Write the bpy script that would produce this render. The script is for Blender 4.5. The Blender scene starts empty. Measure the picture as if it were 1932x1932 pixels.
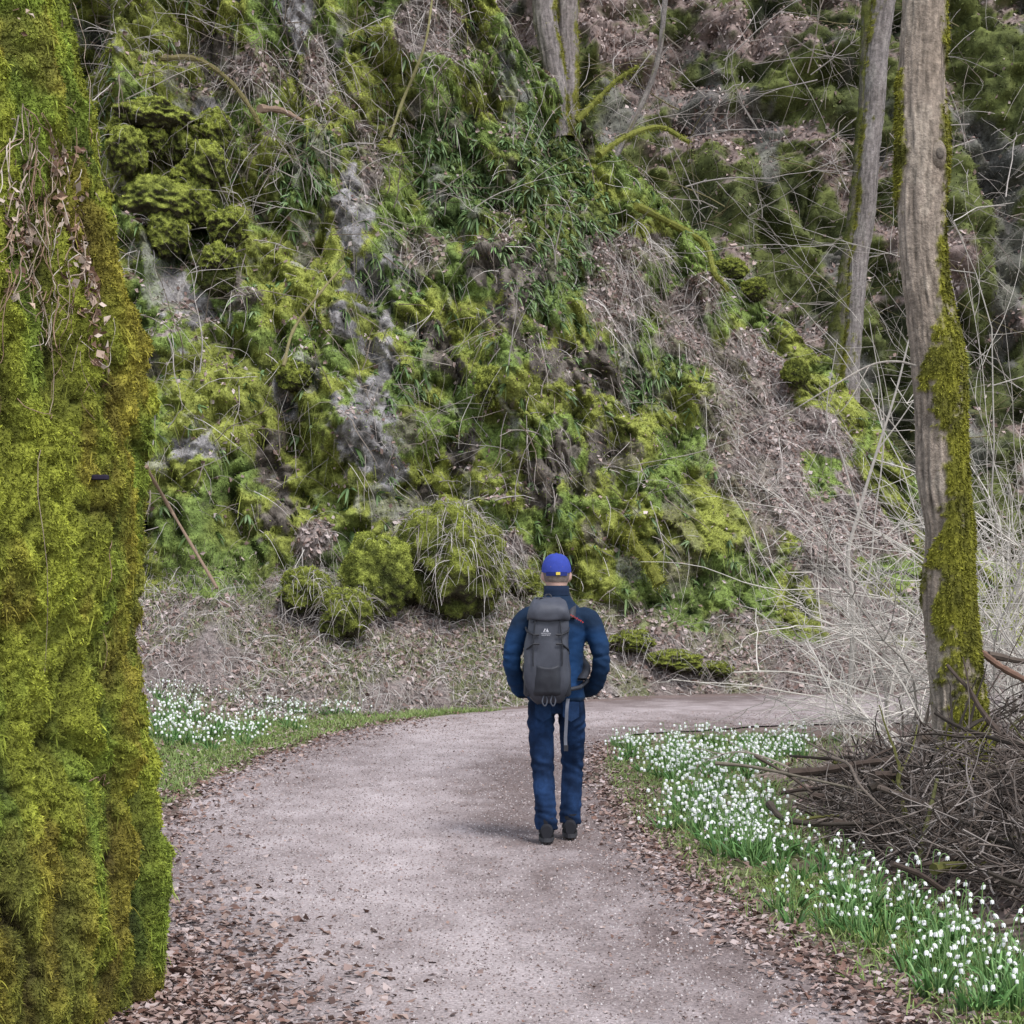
import bpy, bmesh, math, random
import numpy as np
from mathutils import Vector, noise
rng = np.random.default_rng(11)
random.seed(5)
scene = bpy.context.scene
col = scene.collection
K = 0.525/1932.0
H = 1.6
PI = math.pi
def at(px, py, Y): return np.array([(px-966)*K*Y, Y, H+(1100-py)*K*Y])
def gnd(px, py):
    Y = H/((py-1100)*K); return (px-966)*K*Y, Y
def nrmz(a): return a/np.maximum(np.linalg.norm(a, axis=-1, keepdims=True), 1e-9)
def sstep(a, b, x):
    t = np.clip((x-a)/(b-a), 0, 1); return t*t*(3-2*t)
def lerp(a, b, t): return np.asarray(a)*(1-t)+np.asarray(b)*t
# ---------------------------------------------------------------- noise
def h2(i, j, s):
    n = (i.astype(np.int64)*374761393+j.astype(np.int64)*668265263+int(s)*974711) & 0xFFFFFFFF
    n = ((n ^ (n >> 13))*1274126177) & 0xFFFFFFFF
    n = n ^ (n >> 16)
    return (n & 0xFFFFFF)/float(0xFFFFFF)
def vn(x, y, s=0):
    i = np.floor(x); j = np.floor(y); f = x-i; g = y-j
    f = f*f*(3-2*f); g = g*g*(3-2*g); i = i.astype(np.int64); j = j.astype(np.int64)
    return (h2(i, j, s)*(1-f)+h2(i+1, j, s)*f)*(1-g)+(h2(i, j+1, s)*(1-f)+h2(i+1, j+1, s)*f)*g
def fbm(x, y, s=0, o=4, gain=.5):
    a = 1.; t = 0.; r = 0.
    for k in range(o):
        r = r+a*vn(x*2**k, y*2**k, s+k*17); t += a; a *= gain
    return r/t
def worley(x, y, s=0):
    i = np.floor(x).astype(np.int64); j = np.floor(y).astype(np.int64)
    best = np.full(x.shape, 9.); bid = np.zeros(x.shape)
    for di in (-1, 0, 1):
        for dj in (-1, 0, 1):
            a = i+di; b = j+dj
            cx = a+h2(a, b, s); cy = b+h2(a, b, s+91)
            d = np.hypot(x-cx, y-cy); m = d < best
            best = np.where(m, d, best); bid = np.where(m, h2(a, b, s+37), bid)
    return best, bid
def bulge(x, y, s):
    d, b = worley(x, y, s)
    return np.sqrt(np.clip(1-(d/.85)**2, 0, 1))*(.45+.55*b), b
# ---------------------------------------------------------------- materials
def vmat(name, rough=.9, var=0., vscale=6., bump=0., bscale=60., spec=.15, dist=.015):
    m = bpy.data.materials.new(name); m.use_nodes = True
    nt = m.node_tree; b = nt.nodes['Principled BSDF']
    a = nt.nodes.new('ShaderNodeAttribute'); a.attribute_name = 'Col'
    b.inputs['Roughness'].default_value = rough
    b.inputs['Specular IOR Level'].default_value = spec
    out = a.outputs['Color']
    tc = nt.nodes.new('ShaderNodeTexCoord')
    if var:
        n = nt.nodes.new('ShaderNodeTexNoise'); n.inputs['Scale'].default_value = vscale
        n.inputs['Detail'].default_value = 5; n.inputs['Roughness'].default_value = .75
        nt.links.new(tc.outputs['Object'], n.inputs['Vector'])
        mr = nt.nodes.new('ShaderNodeMapRange')
        mr.inputs['From Min'].default_value = .3; mr.inputs['From Max'].default_value = .7
        mr.inputs['To Min'].default_value = 1-var; mr.inputs['To Max'].default_value = 1+var
        nt.links.new(n.outputs['Fac'], mr.inputs['Value'])
        mx = nt.nodes.new('ShaderNodeVectorMath'); mx.operation = 'SCALE'
        nt.links.new(out, mx.inputs[0]); nt.links.new(mr.outputs['Result'], mx.inputs['Scale'])
        out = mx.outputs['Vector']
    nt.links.new(out, b.inputs['Base Color'])
    if bump:
        n2 = nt.nodes.new('ShaderNodeTexNoise'); n2.inputs['Scale'].default_value = bscale
        n2.inputs['Detail'].default_value = 4; n2.inputs['Roughness'].default_value = .7
        nt.links.new(tc.outputs['Object'], n2.inputs['Vector'])
        bp = nt.nodes.new('ShaderNodeBump'); bp.inputs['Strength'].default_value = bump
        bp.inputs['Distance'].default_value = dist
        nt.links.new(n2.outputs['Fac'], bp.inputs['Height']); nt.links.new(bp.outputs['Normal'], b.inputs['Normal'])
    return m
M_cliff = vmat('moss_and_rock', .95, .65, 14, 1., 20, dist=.05)
M_back = vmat('far_hill', .95, .55, 6, .8, 10, dist=.06)
M_tuft = vmat('moss_blades', .85, 0, spec=.1)
M_leaf = vmat('dead_leaves', .8, 0, spec=.25)
M_twig = vmat('twigs', .85, .25, 20, 0)
M_bark = vmat('bark', .9, .45, 22, .9, 50, dist=.02)
M_ground = vmat('forest_soil', .95, .45, 16, .7, 40, dist=.012)
M_path = vmat('gravel_path', .95, .6, 60, .8, 80, dist=.008)
M_green = vmat('leaf_green', .5, 0, spec=.35)
M_white = vmat('petal', .6, 0, spec=.3)
M_cloth = vmat('cloth', .85, .15, 30, .2, 160, spec=.2, dist=.004)
M_denim = vmat('denim', .9, .3, 30, .3, 220, spec=.1, dist=.004)
M_skin = vmat('skin', .55, .06, 20, 0, spec=.35)
M_pack = vmat('pack_nylon', .6, .15, 25, .2, 120, spec=.35, dist=.004)
M_dark = vmat('dark_rubber', .7, .1, 30, 0)
# ---------------------------------------------------------------- mesh accumulation
class Acc:
    def __init__(s): s.V = []; s.F3 = []; s.F4 = []; s.C = []; s.n = 0
    def add(s, V, F, C):
        V = np.asarray(V, float).reshape(-1, 3); F = np.asarray(F, np.int64)
        C = np.broadcast_to(np.asarray(C, float), (len(V), 3))
        (s.F3 if F.shape[1] == 3 else s.F4).append(F+s.n)
        s.V.append(V); s.C.append(C); s.n += len(V)
    def tube(s, pts, rad, n=5, c=(.1, .1, .1), cap=False):
        p = np.asarray(pts, float); m = len(p); r = np.broadcast_to(np.asarray(rad, float), (m,))
        t = nrmz(np.gradient(p, axis=0))
        ref = np.array([0, 0, 1.]) if abs(t[:, 2]).mean() < .75 else np.array([1., .1, 0])
        a = nrmz(np.cross(t, ref)); b = np.cross(t, a)
        th = np.arange(n)*2*PI/n
        V = p[:, None]+r[:, None, None]*(a[:, None]*np.cos(th)[None, :, None]+b[:, None]*np.sin(th)[None, :, None])
        I, J = np.meshgrid(np.arange(m-1), np.arange(n), indexing='ij'); J2 = (J+1) % n
        F = np.stack([I*n+J, I*n+J2, (I+1)*n+J2, (I+1)*n+J], -1).reshape(-1, 4)
        c = np.asarray(c, float)
        if c.ndim == 2: c = np.repeat(c, n, 0)
        s.add(V, F, c)
        if cap:
            cc = c if c.ndim == 1 else c[-1]
            for e in (0, m-1):
                vs = np.vstack([V[e], p[e][None]])
                s.add(vs, [[q, (q+1) % n, n] for q in range(n)], cc)
    def ell(s, c, r, colr, nu=16, nv=10):
        th = np.arange(nu)*2*PI/nu; ph = np.linspace(.02, PI-.02, nv)
        V = np.array([[c[0]+r[0]*math.sin(p)*math.cos(t), c[1]+r[1]*math.sin(p)*math.sin(t), c[2]+r[2]*math.cos(p)] for p in ph for t in th])
        I, J = np.meshgrid(np.arange(nv-1), np.arange(nu), indexing='ij'); J2 = (J+1) % nu
        s.add(V, np.stack([I*nu+J, (I+1)*nu+J, (I+1)*nu+J2, I*nu+J2], -1).reshape(-1, 4), colr)
    def loft(s, rings, colr, n=28, ex=2.0, cap=True):
        th = np.arange(n)*2*PI/n; R = np.asarray(rings, float)
        cx = np.sign(np.cos(th))*np.abs(np.cos(th))**(2/ex); sy = np.sign(np.sin(th))*np.abs(np.sin(th))**(2/ex)
        V = np.stack([R[:, 0:1]+R[:, 3:4]*cx, R[:, 1:2]+R[:, 4:5]*sy, np.repeat(R[:, 2:3], n, 1)], -1)
        m = len(R); I, J = np.meshgrid(np.arange(m-1), np.arange(n), indexing='ij'); J2 = (J+1) % n
        s.add(V, np.stack([I*n+J, I*n+J2, (I+1)*n+J2, (I+1)*n+J], -1).reshape(-1, 4), colr)
        if cap:
            for e in (0, m-1):
                s.add(np.vstack([V[e], R[e:e+1, :3]]), [[q, (q+1) % n, n] for q in range(n)], colr)
    def box(s, c, h, colr):
        c = np.asarray(c); V = np.array([[x, y, z] for x in (-1, 1) for y in (-1, 1) for z in (-1, 1)])*np.asarray(h)+c
        s.add(V, [[0, 1, 3, 2], [4, 6, 7, 5], [0, 4, 5, 1], [2, 3, 7, 6], [0, 2, 6, 4], [1, 5, 7, 3]], colr)
    def mesh(s, name, origin=(0, 0, 0), smooth=False):
        V = np.concatenate(s.V)-np.asarray(origin, float); C = np.concatenate(s.C)
        me = bpy.data.meshes.new(name)
        me.vertices.add(len(V)); me.vertices.foreach_set('co', V.astype(np.float32).ravel())
        parts = []; starts = []; k = 0
        for lst, w in ((s.F3, 3), (s.F4, 4)):
            if lst:
                F = np.concatenate(lst); parts.append(F.ravel()); starts.append(k+np.arange(len(F))*w); k += F.size
        L = np.concatenate(parts).astype(np.int32); S = np.concatenate(starts).astype(np.int32)
        me.loops.add(len(L)); me.loops.foreach_set('vertex_index', L)
        me.polygons.add(len(S)); me.polygons.foreach_set('loop_start', S)
        me.update(calc_edges=True)
        a = me.color_attributes.new('Col', 'FLOAT_COLOR', 'POINT')
        a.data.foreach_set('color', np.concatenate([C, np.ones((len(C), 1))], 1).astype(np.float32).ravel())
        me.polygons.foreach_set('use_smooth', np.full(len(S), bool(smooth)))
        return me
    def build(s, name, mat, parent=None, origin=None, smooth=False):
        if parent is not None: og = np.array(parent['_o'])
        else: og = np.asarray(origin if origin is not None else (0, 0, 0), float)
        me = s.mesh(name, og, smooth); me.materials.append(mat)
        o = bpy.data.objects.new(name, me); col.objects.link(o)
        if parent is not None: o.parent = parent
        else: o.location = og
        return o
def tag(o, label=None, cat=None, group=None, kind=None):
    if label: o['label'] = label
    if cat: o['category'] = cat
    if group: o['group'] = group
    if kind: o['kind'] = kind
    return o
empties = []
def thing(name, loc, label, cat, group=None):
    o = bpy.data.objects.new(name, None); col.objects.link(o)
    o.location = [float(v) for v in loc]; o.empty_display_size = .1
    o['_o'] = [float(v) for v in loc]; empties.append(o)
    return tag(o, label, cat, group)
def crv(pts, n):
    p = np.asarray(pts, float); m = len(p)
    P = np.vstack([2*p[0]-p[1], p, 2*p[-1]-p[-2]])
    t = np.linspace(0, m-1-1e-6, n); i = t.astype(int); f = (t-i)[:, None]
    a, b, c, d = P[i], P[i+1], P[i+2], P[i+3]
    return .5*((2*b)+(-a+c)*f+(2*a-5*b+4*c-d)*f**2+(-a+3*b-3*c+d)*f**3)
def grid_faces(nr, nc, wrap=False):
    I, J = np.meshgrid(np.arange(nr-1), np.arange(nc if wrap else nc-1), indexing='ij'); J2 = (J+1) % nc
    return np.stack([I*nc+J, I*nc+J2, (I+1)*nc+J2, (I+1)*nc+J], -1).reshape(-1, 4)
def gnormals(P, wrap=False):
    du = np.gradient(P, axis=0)
    dv = (np.roll(P, -1, 1)-np.roll(P, 1, 1))/2 if wrap else np.gradient(P, axis=1)
    c = np.cross(dv, du); A = np.linalg.norm(c, axis=-1)
    return nrmz(c), A
def scatter(P, N, w, n, wrap=False):
    nr, nc = w.shape
    ww = w.copy(); ww[-1] = 0
    if not wrap: ww[:, -1] = 0
    p = np.cumsum(ww.ravel()); k = np.searchsorted(p, rng.random(n)*p[-1]); k = np.minimum(k, nr*nc-1)
    i, j = k//nc, k % nc; i = np.minimum(i, nr-2)
    u = rng.random((n, 1)); v = rng.random((n, 1)); j2 = (j+1) % nc
    pos = P[i, j]*(1-u)*(1-v)+P[i+1, j]*u*(1-v)+P[i, j2]*(1-u)*v+P[i+1, j2]*u*v
    return pos, N[i, j], i, j
def tufts(acc, P, N, L, W, C, droop=.5, base=.6, tip=1.35, spread=.6):
    n = len(P); D = N*.7+rng.normal(size=(n, 3))*spread*.5; D[:, 2] -= droop; D = nrmz(D)
    s = nrmz(np.cross(D, rng.normal(size=(n, 3))))
    V = np.stack([P-s*W[:, None], P+s*W[:, None], P+D*L[:, None]], 1).reshape(-1, 3)
    CC = np.stack([C*base, C*base, C*tip], 1).reshape(-1, 3)
    acc.add(V, np.arange(3*n).reshape(-1, 3), np.clip(CC, 0, 1))
def ribbons(acc, P, D, L, W, droop, S, C, leaf=False, wob=0., g0=.7, g1=1.2):
    n = len(P); t = np.linspace(0, 1, S+1)
    X = P[:, None]+D[:, None]*(L[:, None]*t)[..., None]
    X[..., 2] -= (droop*L)[:, None]*t**2
    s = nrmz(np.cross(D, rng.normal(size=(n, 3))))
    if wob:
        ph = rng.random((n, 1))*6.3; am = rng.normal(size=(n, 1))*wob
        X = X+s[:, None]*(am*L[:, None]*np.sin(t*4.+ph)*t)[..., None]
    pr = np.sin(np.clip(t*.9+.1, 0, 1)*PI)**.7+.05 if leaf else (1-.75*t)
    w = (W[:, None]*pr)[..., None]
    V = np.stack([X-s[:, None]*w, X+s[:, None]*w], 2).reshape(-1, 3)
    b = (np.arange(n)[:, None]*(S+1)*2+np.arange(S)[None]*2).reshape(-1)
    F = np.stack([b, b+1, b+3, b+2], -1)
    g = (g0+(g1-g0)*t)[None, :, None, None]
    CC = np.broadcast_to(C[:, None, None, :]*g, (n, S+1, 2, 3)).reshape(-1, 3)
    acc.add(V, F, np.clip(CC, 0, 1))
def leaves(acc, P, N, size, C, tilt=.5):
    n = len(P); N2 = nrmz(N+rng.normal(size=(n, 3))*tilt)
    a = nrmz(np.cross(N2, rng.normal(size=(n, 3)))); b = np.cross(N2, a); s = size[:, None]
    f = rng.uniform(-.1, .35, (n, 1)); wd = rng.uniform(.25, .5, (n, 1))
    V = np.stack([P-a*s*.5, P+b*s*wd+N2*s*f+a*s*rng.uniform(-.2, .2, (n, 1)), P+a*s*.55+N2*s*rng.uniform(-.1, .3, (n, 1)), P-b*s*wd+N2*s*f], 1).reshape(-1, 3)
    i = np.arange(n)*4
    acc.add(V, np.concatenate([np.stack([i, i+1, i+2], -1), np.stack([i, i+2, i+3], -1)]), np.repeat(C, 4, 0))
def pal(n, cols, jit=.2):
    c = np.asarray(cols)[rng.integers(0, len(cols), n)]
    return np.clip(c*rng.uniform(1-jit, 1+jit, (n, 1)), 0, 1)
LEAFC = [(.15, .085, .065), (.21, .14, .115), (.29, .215, .185), (.09, .055, .045), (.24, .17, .15), (.36, .29, .27)]
DRYC = [(.36, .325, .30), (.29, .25, .225), (.44, .405, .37), (.21, .175, .155)]
# ---------------------------------------------------------------- path & ground
PL = np.array([(-1.9, 2.5), (-1.65, 6), (-1.6, 7.1), (-2.1, 10), (-2.35, 12.8), (-2.4, 16.8), (-1.7, 21.4), (-.9, 23.4), (0, 24.5), (1.1, 26.3), (2.8, 27.4), (4.8, 27.9), (9, 28.4)])
PR = np.array([(1.3, 2.5), (1.35, 6), (1.36, 7.1), (1.1, 8.66), (.92, 10.1), (.74, 12.8), (.70, 16.0), (.80, 18.4), (1.05, 19.8), (1.5, 20.7), (2.3, 21.4), (4, 22.2), (9, 23.0)])
cl = crv(np.c_[PL, np.zeros(len(PL))], 260)[:, :2]; cr = crv(np.c_[PR, np.zeros(len(PR))], 260)[:, :2]
def xin(y, side):
    e = cl if side < 0 else cr
    return np.interp(y, e[:, 1], e[:, 0])
def gh(x, y):
    b = .36*np.exp(-(((x-3.25)/.95)**2+((y-12.9)/2.3)**2))
    b = b+.10*np.exp(-(((x-3.0)/.9)**2+((y-9.3)/1.5)**2))
    b = b*sstep(1.75, 2.6, x)
    r = sstep(2.6, 5, x)*(fbm(x*.5, y*.5, 3)-.35)*.3*sstep(40, 30, y)
    l = sstep(-2.6, -4.5, x)*.25*sstep(14, 20, y)
    return b+r*sstep(21.5, 19.5, y)+l
gx = np.concatenate([np.linspace(-150, -9, 24), np.linspace(-8.9, 9, 220), np.linspace(9.3, 150, 24)])
gy = np.concatenate([np.linspace(-60, 3, 16), np.linspace(3.1, 31, 330), np.linspace(31.5, 200, 24)])
GX, GY = np.meshgrid(gx, gy)
n1 = fbm(GX*1.3, GY*1.3, 5, 5); n2 = fbm(GX*4, GY*4, 9, 4)
GZ = gh(GX, GY)+(n2-.5)*.03*((GX < xin(GY, -1)-.15) | (GX > xin(GY, 1)+.15))*(GY < 19)-.012
gc = lerp(np.array([.10, .07, .058]), np.array([.23, .175, .16]), n1[..., None])
def bandc(y): return np.interp(y, [7.2, 8.4, 9.1, 10.2, 11.8, 13.4, 14.7, 16.8, 19, 20.5], [1.93, 1.84, 1.68, 1.58, 1.46, 1.43, 1.48, 1.56, 1.95, 2.5])
def bandw(y): return np.interp(y, [7.2, 9, 11, 13.5, 16, 19, 20.5], [.26, .32, .36, .48, .66, .9, .8])
gm = np.exp(-((GX-bandc(GY))/(bandw(GY)*1.05))**2)*sstep(20.8, 20, GY)*sstep(.22, .5, n1+.1)
gml = sstep(1.5, .3, np.abs(GX-(xin(GY, -1)-.7)))*sstep(13, 16, GY)*sstep(25, 22.5, GY)*sstep(.3, .55, n1+.15)
g = np.clip(np.maximum(gm, gml), 0, 1)[..., None]
gc = gc*(1-g*.85)+np.array([.12, .16, .04])*g*.85
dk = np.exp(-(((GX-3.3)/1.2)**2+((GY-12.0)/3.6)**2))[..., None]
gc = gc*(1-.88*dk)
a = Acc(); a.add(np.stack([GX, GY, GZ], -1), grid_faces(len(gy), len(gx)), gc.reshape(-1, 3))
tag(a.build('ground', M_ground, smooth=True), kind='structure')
nw = 90
u = np.linspace(0, 1, nw)[None, :, None]
PP = cl[:, None]*(1-u)+cr[:, None]*u
edge = (fbm(PP[:, 0, 1]*1.5, PP[:, 0, 1]*0, 4)-.5)*.4; edge2 = (fbm(PP[:, -1, 1]*1.7, PP[:, -1, 1]*0, 8)-.5)*.35
PP = PP.copy(); PP[:, :, 0] += edge[:, None]*(1-u[0, :, 0])+edge2[:, None]*u[0, :, 0]
n1 = fbm(PP[..., 0]*.9, PP[..., 1]*.35, 21, 5); n2 = fbm(PP[..., 0]*6, PP[..., 1]*4.0, 27, 4)
uu = u[0, :, 0][None]
mid = np.exp(-((uu-.45)/.33)**2)
pc = lerp(np.array([.155, .120, .112]), np.array([.41, .352, .345]), (np.clip(.12+.5*mid+1.2*(n1-.5)+.9*(n2-.5), 0, 1))[..., None])
Z = .004+(n2-.5)*.014+.02*(mid-.3)*np.sin(np.clip(uu, 0, 1)*PI)
PP3 = np.stack([PP[..., 0], PP[..., 1], Z], -1)
a = Acc(); a.add(PP3, grid_faces(260, nw), pc.reshape(-1, 3))
tag(a.build('path', M_path, smooth=True), kind='structure')
PN = np.zeros_like(PP3); PN[..., 2] = 1; _, PA = gnormals(PP3)
# ---------------------------------------------------------------- cliff (hillside)
def toe(x): return np.interp(x, [-13, -6, -3.5, -2, 0, 1, 2.5, 4.8, 8, 14], [21.5, 22.4, 23.2, 24.0, 25.6, 27.2, 28.4, 29.0, 30, 31])
def hT(x): return np.interp(x, [-13, -4, -1, 2, 5, 12], [1.9, 1.7, 1.75, 1.2, .8, .6])+(fbm(x*.7, x*0, 2)-.5)*.8
def slp(x): return np.interp(x, [-13, 0, 1.5, 4, 12], [.34, .36, .48, .85, 1.0])
def face_y(x, z):
    h = hT(x); tl = np.interp(x, [-13, -3, 2, 6], [2.2, 2.1, 1.6, 1.4])
    return toe(x)+np.where(z < h, z*tl, h*tl+(z-h)*slp(x))
rp = []
for px, py in [(-300, -700), (300, -500), (700, -250), (860, -90), (930, 0), (1000, 100), (1090, 222), (1180, 330), (1300, 430), (1400, 540), (1560, 690), (1700, 880), (1790, 1000), (1900, 1080), (2050, 1120), (2300, 1150)]:
    Y = 34.
    for _ in range(12):
        p = at(px, py, Y); Y = .5*Y+.5*float(face_y(np.array([p[0]]), np.array([p[2]]))[0])
    rp.append(at(px, py, Y))
rp = np.array(rp); od = np.argsort(rp[:, 0]); rp = rp[od]
nc, nr = 760, 580
xs = np.linspace(-12, 12, nc); t = np.linspace(0, 1.22, nr)[:, None]
rz = np.interp(xs, rp[:, 0], rp[:, 2])+(fbm(xs*1.4, xs*0, 6, 4)-.5)*.8
X = np.repeat(xs[None], nr, 0)
tc_ = np.minimum(t, 1.); z0 = -.2
Z = z0+(rz[None]-z0)*tc_
Y = face_y(X, Z)
tau = np.clip((t-1)/.22, 0, 1)
Y = Y+tau*7.; Z = Z+.5*np.sin(tau*2.2)-1.2*tau**2
bank = sstep(1.5, 4.5, X)
low = Z < np.maximum(hT(X), .3)
steep = (sstep(0.3, 1.6, Z/np.maximum(hT(X), .3))*.75+.25)*(1-.35*bank)
U = X+.25*Y; Wz = Z
wx = U+(fbm(X*.8, Z*.8, 31)-.5)*1.6+(fbm(X*3, Z*3, 33)-.5)*.3; wz = Wz+(fbm(X*.8+9, Z*.8, 32)-.5)*1.6
b1, i1 = bulge(wx*.75, wz*.45, 41); b2, i2 = bulge(wx*1.9, wz*1.3, 42); b3, i3 = bulge(wx*4.6, wz*3.6, 43); b4, i4 = bulge(wx*9.5, wz*8, 44)
rib = fbm(X*1.2+.2*Z, Z*.22, 51, 4)
crag = np.abs(fbm(X*1.1+.5*Z, Z*.9-.3*X, 54, 4)-.5)*2
D = (b1*.8+b2*.58+b3*.28+b4*.10+(rib-.5)*1.8+(fbm(X*.25, Z*.25, 57, 3)-.5)*2.2+(fbm(X*6, Z*6, 52, 3)-.5)*.14+(crag-.3)*.8)
Y = Y-(D-.85)*steep
Z = Z+.12*b2*steep+.08*b1+.03*b3*steep
CP = np.stack([X, Y, Z], -1)
CN, CA = gnormals(CP); s = np.sign(-(CN[..., 1])+CN[..., 2]); CN = CN*np.where(s.mean() > 0, 1, -1)
PXc = 966+X/(K*Y); PYc = 1100-(Z-H)/(K*Y)
jx = (fbm(X*1.5, Z*1.5, 61)-.5)*80; jy = (fbm(X*1.5, Z*1.5, 62)-.5)*80
def blobs(lst):
    m = np.zeros(X.shape)
    for (px, py, rx, ry) in lst:
        d = ((PXc+jx-px)/rx)**2+((PYc+jy-py)/ry)**2
        m = np.maximum(m, np.exp(-d*.8))
    return m
rn = fbm(X*3.5, Z*2.5, 63, 4); rnf = fbm(X*9, Z*6, 65, 4)
rn2 = fbm(X*1.6, Z*1.1, 66, 5)
rockL = sstep(.42, .54, blobs([(665, 400, 42, 82), (700, 520, 52, 58), (715, 680, 30, 80), (700, 800, 58, 82), (745, 870, 36, 46), (370, 590, 56, 38), (330, 540, 28, 36), (560, 20, 30, 64), (400, 190, 22, 40), (350, 830, 36, 28), (530, 760, 24, 45), (640, 620, 24, 40)])+(rn-.5)*.9+(rnf-.5)*1.1)
rockL = np.maximum(rockL, .6*sstep(.66, .70, rn2+.16*(rnf-.5))*(1-bank))
rockD = sstep(.43, .56, blobs([(970, 560, 50, 105), (1060, 680, 110, 45), (1140, 700, 55, 34), (1010, 920, 46, 80), (1050, 870, 34, 50), (520, 900, 34, 90), (930, 480, 34, 50), (390, 130, 42, 72), (880, 860, 28, 55), (430, 550, 40, 40), (840, 640, 30, 60), (800, 930, 34, 44), (1130, 850, 30, 60)])+(rn-.5)*.9+(rnf-.5)*.9)
rockD = np.maximum(rockD, .8*sstep(.33, .29, rn2+.14*(rnf-.5))*(1-bank))
dryb = blobs([(820, 480, 60, 45), (1180, 540, 70, 110), (1290, 640, 90, 90), (1400, 800, 95, 140), (1480, 950, 160, 140), (1420, 690, 110, 100), (1230, 460, 70, 50), (1340, 560, 80, 70), (800, 40, 60, 60), (690, 300, 26, 80), (600, 120, 35, 60), (1560, 800, 100, 120), (1420, 950, 70, 100), (1600, 1000, 200, 150), (1560, 1150, 240, 80), (480, 120, 55, 45), (600, 1030, 50, 40), (960, 1050, 60, 40), (1150, 1170, 150, 40)])
wetb = blobs([(1120, 255, 40, 55), (1175, 335, 38, 40), (1240, 405, 50, 26), (1385, 585, 34, 60), (1310, 480, 45, 24), (1630, 790, 35, 70), (1470, 640, 36, 55), (1190, 880, 105, 180), (1290, 1060, 85, 90), (1120, 1000, 90, 90), (1220, 740, 70, 80), (1540, 720, 32, 45), (1500, 1180, 40, 45), (1420, 1120, 50, 40), (1690, 890, 40, 50), (1350, 1000, 40, 50)])
bn = sstep(.55, .66, fbm(X*1.0, Z*1.0+.4*X, 68, 4))*bank
ledge = sstep(.5, .85, CN[..., 2])*sstep(.45, .6, fbm(X*1.3, Z*1.3, 67))
dry = sstep(.40, .62, np.maximum(np.maximum(dryb-.7*wetb-.4*bn, .6*ledge*(1-wetb)), sstep(1.1, .7, Z/np.maximum(hT(X), .3))*.95-.3*bn)+(fbm(X*2.2, Z*2.2, 64, 4)-.5)*.8)
dry = np.maximum(dry, .8*sstep(.25, .6, tau)*np.ones_like(X))
fern = sstep(.3, .6, blobs([(1000, 330, 120, 80), (1060, 530, 100, 70), (880, 370, 80, 80), (1230, 720, 60, 50), (980, 420, 80, 60), (560, 320, 60, 90), (1000, 250, 70, 50), (720, 520, 50, 40), (1080, 440, 100, 60), (780, 740, 50, 40), (840, 250, 60, 60)])+(rn-.5)*.7)
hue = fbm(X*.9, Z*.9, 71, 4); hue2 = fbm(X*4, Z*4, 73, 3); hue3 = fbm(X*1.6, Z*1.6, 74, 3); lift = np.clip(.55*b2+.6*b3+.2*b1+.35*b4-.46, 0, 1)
mosc = lerp(np.array([.026, .034, .012]), np.array([.25, .272, .060]), np.clip(-.02+1.15*lift+.85*(hue-.45)+.8*(hue2-.5)+.3*np.clip(CN[..., 2], 0, 1), 0, 1)[..., None])  # light and shade of the lumps painted in: brighter tops, darker hollows
mosc = lerp(mosc, mosc*np.array([.58, .85, 1.1]), sstep(.42, .62, hue3)[..., None]*.65)
mosc = lerp(mosc, np.array([.06, .095, .034]), (fern*.45)[..., None])
cc = mosc
dc = lerp(np.array([.12, .092, .082]), np.array([.31, .26, .24]), rn[..., None])
gmix = (sstep(.42, .60, fbm(X*1.7, Z*1.7, 77, 4))*sstep(5, 2.5, X))[..., None]
dc = lerp(dc, np.array([.14, .16, .05]), gmix*.6)
cc = lerp(cc, dc, dry[..., None])
rl = lerp(np.array([.07, .064, .06]), np.array([.40, .38, .375]), np.clip(1.5*fbm(X*8, Z*5, 79, 5)-.25, 0, 1)[..., None])
rdk = lerp(np.array([.035, .028, .022]), np.array([.2, .172, .145]), np.clip(1.5*fbm(X*8, Z*5, 80, 5)-.25, 0, 1)[..., None])
rockL = rockL*(1-dry*.7); rockD = rockD*(1-dry*.8)
cc = lerp(cc, rl, rockL[..., None]); cc = lerp(cc, rdk, (rockD*(1-rockL))[..., None])
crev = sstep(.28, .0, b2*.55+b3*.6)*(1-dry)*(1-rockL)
cc = cc*(1-.72*crev[..., None])  # crevices darkened: soil tone plus shade painted in to deepen the relief
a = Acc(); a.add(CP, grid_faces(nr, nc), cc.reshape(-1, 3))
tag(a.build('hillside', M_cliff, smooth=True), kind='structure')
vis = (PXc > -250)*(PXc < 2200)*(PYc > -300)*(tau[:, 0] < .6)[:, None]
mossw = CA*vis*(1-.92*rockL)*(1-.88*rockD)*(1-dry*.85)*(.2+lift)
p, n, i, j = scatter(CP, CN, mossw, 260000)
c = np.where((rockL+rockD)[i, j][:, None] > .4, mosc[i, j], cc[i, j])*rng.uniform(.6, 1.5, (len(p), 1))*np.array([1, 1, .9])
a = Acc(); tufts(a, p, n, rng.uniform(.012, .040, len(p)), rng.uniform(.006, .014, len(p)), c, .18, .78, 1.25, spread=1.0)
p, n, i, j = scatter(CP, CN, mossw*(rib < .52), 8000)
ribbons(a, p, nrmz(n*.4+rng.normal(size=p.shape)*.2+np.array([0, 0, -.8])), rng.uniform(.05, .2, len(p)), rng.uniform(.003, .008, len(p)), rng.uniform(.3, 1, len(p)), 3, mosc[i, j]*rng.uniform(.5, 1.5, (len(p), 1)))
tag(a.build('moss', M_tuft), 'green moss growing over the lumpy rock face of the cliff', 'moss', kind='stuff')
p, n, i, j = scatter(CP, CN, CA*vis*(fern+.07)*(1-dry), 1600)
P = np.repeat(p, 7, 0); N = np.repeat(n, 7, 0)
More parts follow.
